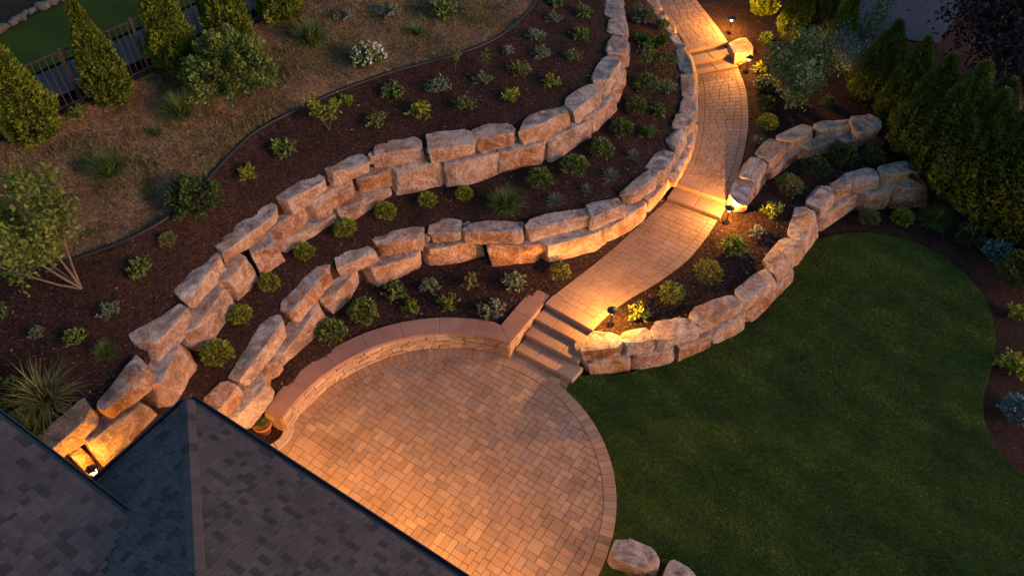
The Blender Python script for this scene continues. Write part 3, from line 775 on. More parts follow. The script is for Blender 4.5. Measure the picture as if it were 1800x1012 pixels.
def steps(edges, label, ext=.0, nslab=2):
    """edges: front edges from the top step down [(xl,yl,xr,yr,z)], last entry is the foot (z of the ground there)"""
    E = [(U(a, b, z), U(c, d, z)) for a, b, c, d, z in edges[:-1]]; zf = edges[-1]
    mid0 = (E[0][0] + E[0][1]) / 2; root = thing('garden_steps', mid0, label, 'steps', 'stone steps of the garden path')
    rd = E[0][0] - E[-1][0] if len(E) > 1 else np.array([0, .4, 0]); 
    w = E[0][1] - E[0][0]; back = np.array([-w[1], w[0], 0]); back /= np.linalg.norm(back)
    for i, (l, r_) in enumerate(E):
        z0 = E[i + 1][0][2] - .03 if i + 1 < len(E) else zf
        zt = l[2]; dep = .42 if i == 0 else np.linalg.norm(((E[i - 1][0] + E[i - 1][1]) / 2 - (l + r_) / 2)[:2]) + .04
        dirw = (r_ - l) / np.linalg.norm((r_ - l)[:2])
        if i > 0 and ext: l = l - dirw * .02; r_ = r_ + dirw * ext * (1 if i == len(E) - 1 else .5)
        # riser block, set back under the nosing
        lb, rb = l + back * .02, r_ + back * .02
        Q = [lb, rb, rb + back * (dep - .02), lb + back * (dep - .02)]
        V = [(*p[:2], z0) for p in Q] + [(*p[:2], zt - .045) for p in Q]
        c = np.mean(V, axis=0)
        link('riser', mesh('riser', np.array(V) - c, [(0, 1, 5, 4), (1, 2, 6, 5), (2, 3, 7, 6), (3, 0, 4, 7), (4, 5, 6, 7)], PAVERP), root, loc=tuple(c - mid0))
        for k in range(nslab):
            f0, f1 = k / nslab, (k + 1) / nslab
            a, b = l + (r_ - l) * f0, l + (r_ - l) * f1; dd = .33 if i == 0 else dep
            q = [a[:2], b[:2], (b + back * dd)[:2], (a + back * dd)[:2]]
            Vv, Ff = prism([tuple(p) for p in q], lambda x, y: zt + (.004 if i == 0 else 0), .045, .012, .003); c = np.mean(Vv, axis=0)
            link('tread', mesh('tread', np.array(Vv) - c, Ff, PAVERP), root, loc=tuple(c - mid0))
steps([(957,533,1042,581,.57), (940,560,1025,606,.42), (923,587,1012,635,.28), (906,614,999,664,.14), -.03], 'four broad stone steps between the round patio and the path', .1, 3)
steps([(1183,322,1277,354,1.01), (1173,346,1266,382,.885), .74], 'two shallow stone steps halfway up the path beside a lit lamp', 0, 2)
steps([(1210,89,1280,74,1.59), (1218,110,1289,95,1.465), (1224,131,1298,116,1.335), 1.18], 'three stone steps near the top of the path by the square boulder', 0, 2)

# ------------------------------------------------------------------ seat wall
def arcp(r, a): return PC + r * np.array([math.cos(a), math.sin(a)])
seat = thing('seat_wall', (*arcp(PR + .2, (aL + aR) / 2), 0), 'curved low seat wall of thin ledge stones with smooth brown cap around the patio', 'wall')
sl = np.array(seat.location)
def quad_block(name, poly, z0, z1, mat, root, ch=.01, gap=.003):
    Vv, Ff = prism(poly, lambda x, y: z1, z1 - z0, ch, gap); c = np.mean(Vv, axis=0)
    return link(name, mesh(name, np.array(Vv) - c, Ff, mat), root, loc=tuple(c - np.array(root.location)))
# core
core = [tuple(arcp(PR + .10, a)) for a in np.linspace(aR, aL - 0.005, 24)] + [tuple(arcp(PR + SW - .08, a)) for a in np.linspace(aL - 0.005, aR, 24)]
# corner of the two legs: mitre the cap along the line through the inner and outer corners
outer_c = U(880, 571, ZC)[:2]
V = [(*p, -.03) for p in core] + [(*p, ZC - .06) for p in core]; n = len(core)
F = [(i, (i + 1) % n, n + (i + 1) % n, n + i) for i in range(n)] + [(n + i, n + i + 1, 2 * n - 2 - i, 2 * n - 1 - i) for i in range(23)]
link('core', mesh('core', np.array(V) - sl, F, SAND), seat)
lc = [CORN + legn * .10, CORN + leg * legl * 1.0 + legn * .10, CORN + leg * legl + legn * (SW - .08), CORN + legn * (SW - .08)]
lc = [tuple(p) for p in lc][::-1]
V = [(*p, -.03) for p in lc] + [(*p, ZC - .06) for p in lc]
link('core', mesh('core', np.array(V) - sl, [(0, 1, 5, 4), (1, 2, 6, 5), (2, 3, 7, 6), (3, 0, 4, 7), (4, 5, 6, 7)], SAND), seat)
# cap slabs on the curve
ncap = 7; A0 = aR - .0
for k in range(ncap):
    a, b = A0 + (aL - A0) * k / ncap, A0 + (aL - A0) * (k + 1) / ncap
    ts = np.linspace(a, b, 6)
    ri = [tuple(arcp(PR - .03, t_)) for t_ in ts]; ro = [tuple(arcp(PR + SW, t_)) for t_ in ts]
    if k == 0: ri[0] = tuple(CORN - legn * .03 - leg * .03); ro = [tuple(outer_c)] + [p for p in ro if ang(p) > ang(outer_c) + .02]
    quad_block('cap_slab', (ri + ro[::-1])[::-1], ZC - .06, ZC, CAPM, seat, .008, .001)
for k in range(2):
    f0, f1 = k / 2, (k + 1) / 2
    a, b = CORN + leg * (legl * f0) - legn * .03, CORN + leg * (legl * f1) - legn * .03
    oa = outer_c if k == 0 else CORN + leg * (legl * f0) + legn * SW
    ob = CORN + leg * (legl * f1) + legn * SW
    if k == 0: a = CORN - legn * .03 - leg * .03
    quad_block('cap_slab', [tuple(a), tuple(b), tuple(ob), tuple(oa)], ZC - .06, ZC, CAPM, seat, .008, .001)
# ledge stones: one mesh of each stone, rows of different height
def ledge(p0, p1, nrm, z0, z1, r):
    d = r.uniform(.0, .035); n3 = np.array([nrm[0], nrm[1]])
    q = [p0 + n3 * d, p1 + n3 * d, p1 - n3 * .13, p0 - n3 * .13]
    V = []
    for z in (z0, z1):
        for j, p in enumerate(q): V.append((*(p + (n3 * r.uniform(-.008, .008) if j < 2 else 0)), z + r.uniform(-.004, .004)))
    c = np.mean(V, axis=0)
    link('ledge_stone', mesh('ledge_stone', np.array(V) - c, [(0, 1, 5, 4), (1, 2, 6, 5), (2, 3, 7, 6), (3, 0, 4, 7), (4, 5, 6, 7)], LEDGE), seat, loc=tuple(c - sl))
r = random.Random(5); zz = [0, .085, .155, .25, .32, .41, ZC - .065]
for k in range(6):
    a = aR
    while a < aL - .01:
        da = r.uniform(.16, .42) / PR; b = min(aL, a + da)
        if aL - b < .04: b = aL
        p0, p1 = arcp(PR, b - .002), arcp(PR, a + .002); nm = -(p0 + p1 - 2 * PC); nm /= np.linalg.norm(nm)
        ledge(p0, p1, nm, zz[k] + .004, zz[k + 1] - .004, r); a = b
    s = .0
    while s < legl - .02:
        d = r.uniform(.16, .4); e = min(legl, s + d)
        if legl - e < .1: e = legl
        ledge(CORN + leg * (s + .004), CORN + leg * (e - .004), -legn, zz[k] + .004, zz[k + 1] - .004, r); s = e
    d0, d1 = arcp(PR + .02, aL), arcp(PR + SW - .04, aL); tn = np.array([-math.sin(aL), math.cos(aL)])
    for f in range(2): ledge(d1 + (d0 - d1) * f / 2, d1 + (d0 - d1) * (f + .97) / 2, tn, zz[k] + .004, zz[k + 1] - .004, r)

# ------------------------------------------------------------------ house
house = thing('house', (*(EC[:2] + e1 * 1.5 + e2 * 1.5), 0), 'house with dark shingled hip roofs and black gutters at the lower left', 'house')
hl = np.array(house.location); ZE = 2.9
PD, PRR, PL = .403, .6, .30
def w3(p2, z): return np.array([p2[0], p2[1], z])
E1, E2 = w3(e1, 0), w3(e2, 0); ECv = w3(EC[:2], ZE)
apex_s = 2.12; hipa = PRR / PD                        # hip: equal height on both faces
APEX = ECv + E1 * hipa * apex_s + E2 * apex_s + [0, 0, PRR * apex_s]
def on_right(s, d): return ECv + E1 * s + E2 * d + np.array([0, 0, PRR * d])       # s along eave, d plan distance up-slope
def on_dark(s, d): return ECv + E2 * s + E1 * d + np.array([0, 0, PD * d])
# left roof
zL = 3.43; LE = U(225, 915, zL)
def on_left(s, d): return LE + E1 * s + E2 * d + np.array([0, 0, PL * d])          # s negative to the left
def slab(name, pts, root, mat, th=.12):
    V = [tuple(p) for p in pts] + [tuple(np.array(p) - [0, 0, th]) for p in pts]; n = len(pts)
    F = [tuple(range(n)), tuple(range(2 * n - 1, n - 1, -1))] + [(i, n + i, n + (i + 1) % n, (i + 1) % n) for i in range(n)]
    return link(name, mesh(name, np.array(V) - hl, F, mat), root)
RS = 7.5
slab('roof_deck', [ECv - [0, 0, .03], on_right(RS, 0) - [0, 0, .03], on_right(RS, apex_s) - [0, 0, .03], APEX - [0, 0, .03]], house, SHINGLE)
slab('roof_deck', [ECv - [0, 0, .03], APEX - [0, 0, .03], on_dark(2 * apex_s + 1.2, hipa * apex_s) - [0, 0, .03], on_dark(2 * apex_s + 1.2, 0) - [0, 0, .03]], house, SHINGLE)
vdir = lambda s: (PL / PD) * s                         # valley: how far the left face runs out over the dark one
slab('roof_deck', [on_left(-7, 0) - [0, 0, .03], on_left(0, 0) - [0, 0, .03], on_left(vdir(2.6), 2.6) - [0, 0, .03], on_left(-7, 2.6) - [0, 0, .03]], house, SHINGLE)
R1 = on_right(RS, apex_s); bk = E2 * apex_s - np.array([0, 0, PRR * apex_s])          # far slopes, down to the street side
slab('roof_deck', [APEX - [0, 0, .03], R1 - [0, 0, .03], R1 + bk - [0, 0, .03], APEX - E1 * hipa * apex_s + bk - [0, 0, .03]], house, SHINGLE)
L0, L1 = on_left(-7, 2.6), on_left(vdir(2.6), 2.6); bl = E2 * 2.6 - np.array([0, 0, PL * 2.6])
slab('roof_deck', [L0 - [0, 0, .03], L1 - [0, 0, .03], L1 + bl - [0, 0, .03], L0 + bl - [0, 0, .03]], house, SHINGLE)
# shingles: rows of tabs, each its own piece
tabs = []
def tabrow(fn, s0, s1, d, rowh, slope, r, skip=0):
    s = s0 - r.uniform(0, .25)
    while s < s1:
        w = r.choice((.08, .11, .14, .17, .2)); a, b = max(s, s0), min(s + w - .006, s1); s += w
        if b - a < .04: continue
        lift = r.choice((.008, .016))
        up = rowh * 1.15
        q = [fn(a, d), fn(b, d), fn(b, d + up), fn(a, d + up)]
        top = [q[0] + [0, 0, .012 + lift], q[1] + [0, 0, .012 + lift], q[2] + [0, 0, .004], q[3] + [0, 0, .004]]
        bot = [q[0] - [0, 0, .02], q[1] - [0, 0, .02], q[2] - [0, 0, .02], q[3] - [0, 0, .02]]
        tabs.append((bot, top))
r = random.Random(11)
k = 0; d = -.05
while d < apex_s:
    tabrow(on_right, max(0, d) * hipa + .02, RS, d, .105, PRR, r); d += .105
d = -.05
while d < hipa * apex_s:
    tabrow(on_dark, max(0, d) / hipa + .02, 4.4, d, .12, PD, r); d += .12
d = -.05
while d < 2.5:
    tabrow(on_left, -6.5, vdir(max(0, d)) + .02, d, .125, PL, r); d += .125
def tabgeo(t):
    V = [tuple(p) for p in t[0]] + [tuple(p) for p in t[1]]
    return V, [(0, 1, 5, 4), (1, 2, 6, 5), (2, 3, 7, 6), (3, 0, 4, 7), (4, 5, 6, 7)]
def tvis(t):
    c = np.mean(t[1], axis=0); x, y = proj(c); return -10 < x < 1000 and 690 < y < 1025
vis = [t for t in tabs if tvis(t)]; rest = [t for t in tabs if not tvis(t)]
def tsz(t):
    P = [proj(p) for p in t[1]]; return -abs(sum(P[i][0] * P[(i + 1) % 4][1] - P[(i + 1) % 4][0] * P[i][1] for i in range(4)))
vis.sort(key=tsz); rest += vis[300:]; vis = vis[:300]
for t in vis:
    V, F = tabgeo(t); c = np.mean(V, axis=0); link('shingle', mesh('shingle', np.array(V) - c, F, SHINGLE), house, loc=tuple(c - hl))
V, F = join([tabgeo(t) for t in rest]); m = mesh('more_shingles', np.array(V) - hl, F, SHINGLE); piece_attr(m, np.repeat(rng.random(len(rest)), 5))
tag(link('more_shingles', m, house), kind='stuff')
# hip caps
nh = 19; hd = E1 * hipa + E2 + np.array([0, 0, PRR]); hd /= np.linalg.norm(hd)
vr = E1 - hd * np.dot(E1, hd); vr /= np.linalg.norm(vr); vd = E2 - hd * np.dot(E2, hd); vd /= np.linalg.norm(vd)
for k in range(nh):
    f0, f1 = k / nh * apex_s, (k + 1.15) / nh * apex_s
    c0 = ECv + E1 * hipa * f0 + E2 * f0 + [0, 0, PRR * f0 + .055]; c1 = ECv + E1 * hipa * f1 + E2 * f1 + [0, 0, PRR * f1 + .042]
    V = [c0 + vr * .12 - [0, 0, .012], c0, c0 + vd * .12 - [0, 0, .012], c1 + vr * .12 - [0, 0, .012], c1, c1 + vd * .12 - [0, 0, .012]]
    V += [p - [0, 0, .03] for p in V]
    F = [(0, 3, 4, 1), (1, 4, 5, 2), (0, 1, 7, 6), (1, 2, 8, 7), (3, 0, 6, 9), (2, 5, 11, 8)]
    c = np.mean(V, axis=0); link('hip_cap', mesh('hip_cap', np.array(V) - c, F, SHINGLE), house, loc=tuple(c - hl))
# gutters: open troughs along the eaves
def gutter(a, b, out, z):
    prof = [(.0, .0), (.0, -.10), (.09, -.10), (.12, .0), (.105, .0), (.08, -.085), (.012, -.085), (.012, .0)]
    V = []
    for P in (a, b):
        for x, dz in prof: V.append(P + out * x + [0, 0, dz])
    n = len(prof); F = [(i, (i + 1) % n, n + (i + 1) % n, n + i) for i in range(n)] + [tuple(range(n - 1, -1, -1)), tuple(range(n, 2 * n))]
    link('gutter', mesh('gutter', np.array(V) - hl, F, GUTTER), house)
gutter(ECv - E2 * .03 - E1 * .1, on_right(RS, 0) - E2 * .03, -E2, ZE)
gutter(ECv - E1 * .03, on_dark(4.4, 0) - E1 * .03, -E1, ZE)
gutter(on_left(-7, 0) - E2 * .03, on_left(.06, 0) - E2 * .03, -E2, zL)
# walls of the house
def hwall(a, b, z1):
    t_ = (b - a) / np.linalg.norm(b - a); nrm = np.array([-t_[1], t_[0], 0]) * .1
    Q = [a, b, b + nrm, a + nrm]; V = [(*p[:2], -.05) for p in Q] + [(*p[:2], z1) for p in Q]
    link('wall', mesh('wall', np.array(V) - hl, [(0, 1, 5, 4), (1, 2, 6, 5), (2, 3, 7, 6), (3, 0, 4, 7), (4, 5, 6, 7)], STUCCO), house)
wc = ECv + E1 * WOFF + E2 * WOFF
hwall(wc, wc + E1 * 7, ZE - .13 + PRR * .3); hwall(wc, wc + E2 * 4.2, ZE - .14 + PD * .3)
wl0 = LE + E2 * WOFF; hwall(wl0 - E1 * 7, wl0 - E1 * .9, zL - .02)
slab('soffit', [p + np.array([0, 0, -.17]) for p in (ECv, ECv + E1 * RS, ECv + E1 * RS + E2 * (WOFF - .01), ECv + E2 * (WOFF - .01))], house, STUCCO, .02)

# ------------------------------------------------------------------ lamps
def warm(root, loc, watt, rad=.03):
    l = bpy.data.lights.new('lamp_light', 'POINT'); l.energy = watt; l.color = (1.0, .455, .07); l.shadow_soft_size = rad
    return link('lamp_light', l, root, loc=loc)
def broad(l):
    """photometric spread of a path lamp: more light sideways than straight down"""
    l.use_nodes = True; nt = l.node_tree; em = nt.nodes['Emission']; tc = nt.nodes.new('ShaderNodeTexCoord'); sx = nt.nodes.new('ShaderNodeSeparateXYZ')
    nt.links.new(tc.outputs['Normal'], sx.inputs[0])
    def mt(op, a, b=0.0):
        m = nt.nodes.new('ShaderNodeMath'); m.operation = op
        for v, i in ((a, 0), (b, 1)):
            if isinstance(v, bpy.types.NodeSocket): nt.links.new(v, m.inputs[i])
            else: m.inputs[i].default_value = v
        return m.outputs[0]
    c = mt('ABSOLUTE', sx.outputs[2]); f = mt('DIVIDE', .55, mt('POWER', mt('ADD', c, .12), .75)); nt.links.new(f, em.inputs['Strength'])
def bvh():
    V = []; F = []
    for v, f in ALLG:
        o = len(V); V += [Vector(p) for p in v]; F += [tuple(int(i) + o for i in q) for q in f]
    return BVHTree.FromPolygons(V, F)
BV = bvh()
def drop(x, y):
    h, n_, i, d = BV.ray_cast(Vector((0, 0, H)), ray(x, y), 300); return np.array(h)
def down(x, y):
    h, n_, i, d = BV.ray_cast(Vector((x, y, 12)), Vector((0, 0, -1)), 50); return float(h.z) if h else 0.
pole_m = mesh('pole', *lathe([(.0, 0), (.055, 0), (.055, .015), (.022, .03), (.017, .36), (.024, .365), (.024, .385), (.0, .386)], 12), BLACK, True)
lens_m = mesh('lens', *lathe([(.024, .386), (.034, .40), (.045, .43), (.045, .485), (.036, .505)], 14), GLOW, True)
cap_m = mesh('cap', *lathe([(.0, .508), (.12, .505), (.124, .511), (.09, .53), (.04, .552), (.03, .575), (.018, .59), (.0, .598)], 18), BLACK, True)
for x, y, lab in ((1073, 571, 'lit black path lamp at the head of the four patio steps'), (1276, 392, 'lit black path lamp beside the two shallow steps'),
                  (1311, 127, 'lit black path lamp below the square boulder at the upper steps'), (1281, 58, 'topmost lit black path lamp right of the upper path')):
    p = drop(x, y); t = thing('path_lamp', p, lab, 'lamp', 'lit lamps along the path', random.uniform(0, 3))
    link('pole', pole_m, t); link('lens', lens_m, t); link('cap', cap_m, t); broad(warm(t, (0, 0, .492), LAMP_W * (.6 if y == 127 else 1.2 if y == 58 else 1), .012).data)

def wall_lantern(p, out, lab, watt):
    t = thing('wall_lantern', p, lab, 'lantern', 'lanterns on the house walls', math.atan2(out[1], out[0]))
    link('bracket', mesh('bracket', *join([tube([(-.08, 0, .22), (.02, 0, .26), (.09, 0, .22)], .012, 6)]), BLACK), t)
    link('glass', mesh('glass', *lathe([(.0, 0), (.05, .0), (.075, .15), (.03, .17)], 6), GLOW), t, loc=(.09, 0, 0))
    link('roof', mesh('roof', *lathe([(.095, .15), (.10, .165), (.02, .23), (.0, .235)], 6), BLACK), t, loc=(.09, 0, 0))
    warm(t, (.09, 0, .09), watt, .05)
trim_m = mesh('trim', *lathe([(.0, .0), (.055, .0), (.06, -.012), (.085, -.014), (.09, .0)], 16), BLACK, True)
bulb_m = mesh('bulb', *lathe([(.0, -.004), (.05, -.004), (.05, -.001)], 16), GLOW, True)
for k, sp in enumerate((.8, 2.2, 3.6, 5.0, 6.4)):                      # recessed downlights under the patio eave
    p = ECv + E1 * sp + E2 * .24; p[2] = ZE - .192
    t = thing('soffit_light', p, ('first', 'second', 'third', 'fourth', 'fifth')[k] + ' recessed downlight from the roof corner under the patio eave', 'downlight', 'downlights under the patio eave')
    link('trim', trim_m, t); link('bulb', bulb_m, t)
    l = bpy.data.lights.new('lamp_light', 'SPOT'); l.energy = HOUSE_W; l.color = (1.0, .47, .085); l.spot_size = math.radians(150); l.spot_blend = .9; l.shadow_soft_size = .04
    link('lamp_light', l, t, loc=(0, 0, -.03))
pl = U(172, 836, 2.0); wall_lantern(pl, -e1, 'glowing lantern in the corner between the two roofs', 66.0)


# ------------------------------------------------------------------ plants
def quads(P, D, L, Wd, r, fold=.15):
    """leaf-sized diamonds: base at P, pointing along D"""
    n = len(P); D = D / (np.linalg.norm(D, axis=1)[:, None] + 1e-9)
    q = r.normal(size=(n, 3)); X = np.cross(D, q); X /= np.linalg.norm(X, axis=1)[:, None] + 1e-9; Nn = np.cross(X, D)
    L = np.broadcast_to(np.asarray(L, float).reshape(-1, 1), (n, 1)); Wd = np.broadcast_to(np.asarray(Wd, float).reshape(-1, 1), (n, 1))
    V = np.stack([P, P + D * L * .45 + X * Wd * .5 + Nn * fold * Wd, P + D * L, P + D * L * .45 - X * Wd * .5 + Nn * fold * Wd], 1).reshape(-1, 3)
    return V, np.arange(4 * n).reshape(-1, 4)

def ribbons(P, D, L, Wd, droop, seg, r):
    """arching grass blades"""
    n = len(P); D = D / np.linalg.norm(D, axis=1)[:, None]
    Hh = D.copy(); Hh[:, 2] = 0; Hh /= np.linalg.norm(Hh, axis=1)[:, None] + 1e-9
    X = np.cross(Hh, [0, 0, 1.]); pts = [P]; d = D.copy(); st = (L / seg)[:, None]
    for k in range(seg):
        pts.append(pts[-1] + d * st); d = d + np.array([0, 0, -1.]) * (droop[:, None] / seg); d /= np.linalg.norm(d, axis=1)[:, None]
    V = []
    for k, p in enumerate(pts):
        w = (Wd * (1 - (k / seg) ** 1.5 * .95))[:, None] * .5; V += [p - X * w, p + X * w]
    V = np.stack(V, 1); m = V.shape[1]; V = V.reshape(-1, 3)
    F = np.concatenate([np.arange(n)[:, None] * m + np.array([2 * k, 2 * k + 1, 2 * k + 3, 2 * k + 2]) for k in range(seg)])
    return V, F, np.tile(np.arange(n), seg)

def lmesh(name, V, F, mat, vals):
    m = mesh_np(name, V, F, mat); piece_attr(m, np.clip(vals, 0, .999)); return m

def sph(n, r):
    d = r.normal(size=(n, 3)); return d / np.linalg.norm(d, axis=1)[:, None]

def g_mound(seed, n=900, leaf=.13, wd=.06, lump=.16, flat=.8, mat=None):
    r = np.random.default_rng(seed); d = sph(n, r); d[:, 2] = np.abs(d[:, 2]) * 1.1 - .25
    d /= np.linalg.norm(d, axis=1)[:, None]
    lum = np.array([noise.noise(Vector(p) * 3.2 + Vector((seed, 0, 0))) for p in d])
    rad = .5 * (1 + lump * lum * 2) * r.uniform(.55, 1.0, n) ** .35 - leaf * .35
    P = d * rad[:, None]; P[:, 2] = P[:, 2] * flat + .34 * flat
    P[:, 2] = np.maximum(P[:, 2], .02)
    V, F = quads(P, d + r.normal(size=(n, 3)) * .55 + [0, 0, .35], r.uniform(.7, 1.25, n) * leaf, r.uniform(.8, 1.2, n) * wd, r)
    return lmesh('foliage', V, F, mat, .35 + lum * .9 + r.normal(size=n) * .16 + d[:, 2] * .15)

def g_leafy(seed, stems=26, per=16, leaf=.19, wd=.085, mat=None, elev=(.25, 1.3), tall=.85):
    r = np.random.default_rng(seed); Ps, Ds, vv = [], [], []
    for s in range(stems):
        a = r.uniform(0, 2 * math.pi); e = r.uniform(*elev); ln = r.uniform(.38, .6)
        dr = np.array([math.cos(a) * math.cos(e), math.sin(a) * math.cos(e), math.sin(e) * tall * 1.15])
        tone = r.uniform(.1, .8)
        for k in range(per):
            t = r.uniform(.3, 1.0); p = dr * ln * t + r.normal(size=3) * .02; p[2] = max(p[2] + .03, .02)
            Ps.append(p); Ds.append(dr * .6 + r.normal(size=3) * .75 + [0, 0, .25]); vv.append(tone + (t - .6) * .5 + r.normal() * .1)
    P, D = np.array(Ps), np.array(Ds); n = len(P)
    V, F = quads(P, D, r.uniform(.7, 1.3, n) * leaf, r.uniform(.8, 1.2, n) * wd, r)
    return lmesh('foliage', V, F, mat, np.array(vv))

def g_spiky(seed, n=130, mat=None, elev=(.15, 1.45), wd=.03, ln=(.4, .62), droop=.25):
    r = np.random.default_rng(seed); a = r.uniform(0, 2 * math.pi, n); e = r.uniform(*elev, n)
    D = np.stack([np.cos(a) * np.cos(e), np.sin(a) * np.cos(e), np.sin(e)], 1); P = D * .03 + r.normal(size=(n, 3)) * [.05, .05, 0]
    V, F, ix = ribbons(P, D, r.uniform(*ln, n), np.full(n, wd), r.uniform(.5, 1.5, n) * droop, 3, r)
    return lmesh('foliage', V, F, mat, r.uniform(0, 1, n)[ix])

def g_grass(seed, n=260, mat=None, wd=.022, elev=(.5, 1.45), ln=(.55, 1.0), droop=1.5):
    r = np.random.default_rng(seed); a = r.uniform(0, 2 * math.pi, n); e = r.uniform(*elev, n)
    D = np.stack([np.cos(a) * np.cos(e), np.sin(a) * np.cos(e), np.sin(e)], 1); P = r.normal(size=(n, 3)) * [.06, .06, 0]
    V, F, ix = ribbons(P, D, r.uniform(*ln, n) * .75, np.full(n, wd), r.uniform(.6, 1.3, n) * droop, 6, r)
    return lmesh('foliage', V, F, mat, (r.uniform(0, 1, n) ** 1.3)[ix])

def g_arbor(seed, n=9000, mat=None, R=.19, tip=1.0):
    """flame-shaped conifer of height 1: upright sprays over lobed plumes"""
    r = np.random.default_rng(seed); t = r.uniform(0, 1, n) ** 1.25; a = r.uniform(0, 2 * math.pi, n)
    prof = np.where(t < .16, .72 + .28 * np.sin(t / .16 * math.pi / 2), (1 - ((t - .16) / .84) ** 1.35) ** .92) 
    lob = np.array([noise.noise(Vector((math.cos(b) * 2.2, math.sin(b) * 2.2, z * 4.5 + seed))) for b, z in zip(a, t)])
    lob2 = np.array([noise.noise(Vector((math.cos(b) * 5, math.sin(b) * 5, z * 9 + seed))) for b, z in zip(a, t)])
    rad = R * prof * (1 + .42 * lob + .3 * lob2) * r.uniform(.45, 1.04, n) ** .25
    P = np.stack([np.cos(a) * rad, np.sin(a) * rad, .03 + t * .95], 1)
    out = np.stack([np.cos(a), np.sin(a), np.zeros(n)], 1)
    D = out * .55 + [0, 0, 1.0] + r.normal(size=(n, 3)) * .35
    V, F = quads(P, D, r.uniform(.5, 1.2, n) * .042, r.uniform(.7, 1.2, n) * .017, r)
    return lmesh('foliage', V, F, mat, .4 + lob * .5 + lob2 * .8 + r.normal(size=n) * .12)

def branches(seed, n, spread, h0=.0, h1=1.0, r0=.02, lean=0):
    """several stems rising from one foot; returns geometry and the tips"""
    r = random.Random(seed); parts = []; tips = []
    for k in range(n):
        a = 2 * math.pi * k / n + r.uniform(-.4, .4); P = [Vector((0, 0, 0))]; d = Vector((math.cos(a) * spread, math.sin(a) * spread, 1)).normalized()
        m = 5; L = h1 * r.uniform(.75, 1.0)
        for i in range(m):
            d = (d + Vector((r.uniform(-.14, .14), r.uniform(-.14, .14), .05))).normalized(); P.append(P[-1] + d * L / m)
            if i >= 1:
                for _ in range(2):
                    b = (d + Vector((r.uniform(-1, 1), r.uniform(-1, 1), r.uniform(-.1, .6))) * .9).normalized(); l2 = L * r.uniform(.16, .34) * (1.2 - i * .1)
                    Q = [P[-1], P[-1] + b * l2 * .5 + Vector((0, 0, .01)), P[-1] + b * l2 + Vector((0, 0, .03 * L))]
                    parts.append(tube(Q, [r0 * .35 * (1 - i * .13), r0 * .25 * (1 - i * .13), r0 * .08], 4)); tips += Q[1:]
        parts.append(tube(P, [r0 * (1 - .15 * i) for i in range(len(P))], 6)); tips += P[-2:]
    return join(parts), tips

def g_crown(seed, tips, per, spread, leaf, wd, mat):
    r = np.random.default_rng(seed); Ps, vv = [], []
    for t in tips:
        tone = r.uniform(.05, .75)
        Ps.append(np.array(t) + r.normal(size=(per, 3)) * spread); vv.append(tone + r.normal(size=per) * .14)
    P = np.concatenate(Ps); n = len(P)
    V, F = quads(P, sph(n, r) + [0, 0, .1], r.uniform(.7, 1.3, n) * leaf, r.uniform(.8, 1.2, n) * wd, r)
    return lmesh('foliage', V, F, mat, np.concatenate(vv) + .1)

def stems_mesh(seed, n=6, L=.4, r0=.012):
    r = random.Random(seed); parts = []
    for k in range(n):
        a = r.uniform(0, 6.28); e = r.uniform(.4, 1.4); d = Vector((math.cos(a) * math.cos(e), math.sin(a) * math.cos(e), math.sin(e)))
        parts.append(tube([Vector((0, 0, -.06)), d * L * .5, d * L + Vector((0, 0, .03))], [r0, r0 * .7, r0 * .3], 4))
    V, F = join(parts); return mesh('stems', V, F, TWIG)
STEMS = [stems_mesh(i) for i in range(3)]
def g_petals(seed, n, mat, rad=.5, hz=.62, sz=.055):
    r = np.random.default_rng(seed); d = sph(n, r); d[:, 2] = np.abs(d[:, 2]); P = d * rad * .98; P[:, 2] = P[:, 2] * .8 + .24
    Ps = np.repeat(P, 5, 0); V, F = quads(Ps, np.repeat(d, 5, 0) * .4 + r.normal(size=(5 * n, 3)), sz, sz * .7, r)
    return lmesh('flowers', V, F, mat, r.uniform(0, 1, 5 * n))

PROTO = {
 'mound': [g_mound(i, 1100, .105, .05, .14, .8, L_YEL) for i in (1, 2, 3)],
 'moundg': [g_mound(i, 900, .12, .06, .2, .8, L_GRN) for i in (4, 5)],
 'moundd': [g_mound(i, 900, .11, .055, .2, .8, L_DRK) for i in (6, 7)],
 'moundo': [g_mound(i, 900, .11, .05, .2, .8, L_OLV) for i in (8, 9)],
 'ball': [g_mound(10, 1500, .075, .045, .05, .82, L_YEL)],
 'leafy': [g_leafy(i, mat=L_GRN) for i in (11, 12, 13)],
 'leafyy': [g_leafy(i, 24, 14, .16, .075, L_YEL) for i in (14, 15, 16)],
 'sage': [g_leafy(i, 34, 16, .12, .055, L_GRY) for i in (17, 18, 19)],
 'olive': [g_leafy(i, 34, 16, .12, .05, L_OLV) for i in (20, 21)],
 'silver': [g_spiky(i, 150, L_SIL) for i in (22, 23)],
 'yucca': [g_spiky(24, 90, L_GRN, (.2, 1.4), .055, (.45, .6), .15)],
 'grass': [g_grass(i, 280, L_GRS) for i in (25, 26)],
 'grassd': [g_grass(i, 420, L_GRN, .024, (.6, 1.5), (.6, 1.0), 1.1) for i in (27, 28)],
 'blue': [g_mound(29, 700, .16, .09, .25, .7, L_BLU)],
 'bigbush': [g_mound(30, 9000, .055, .032, .24, 1.0, L_GRN)],
 'bushd': [g_mound(31, 2600, .085, .045, .22, .9, L_DRK)],
 'flower': [g_leafy(33, 30, 16, .17, .1, L_GRN)],
 'pale': [g_leafy(34, 26, 14, .14, .07, L_SIL)],
}
CNT = {}
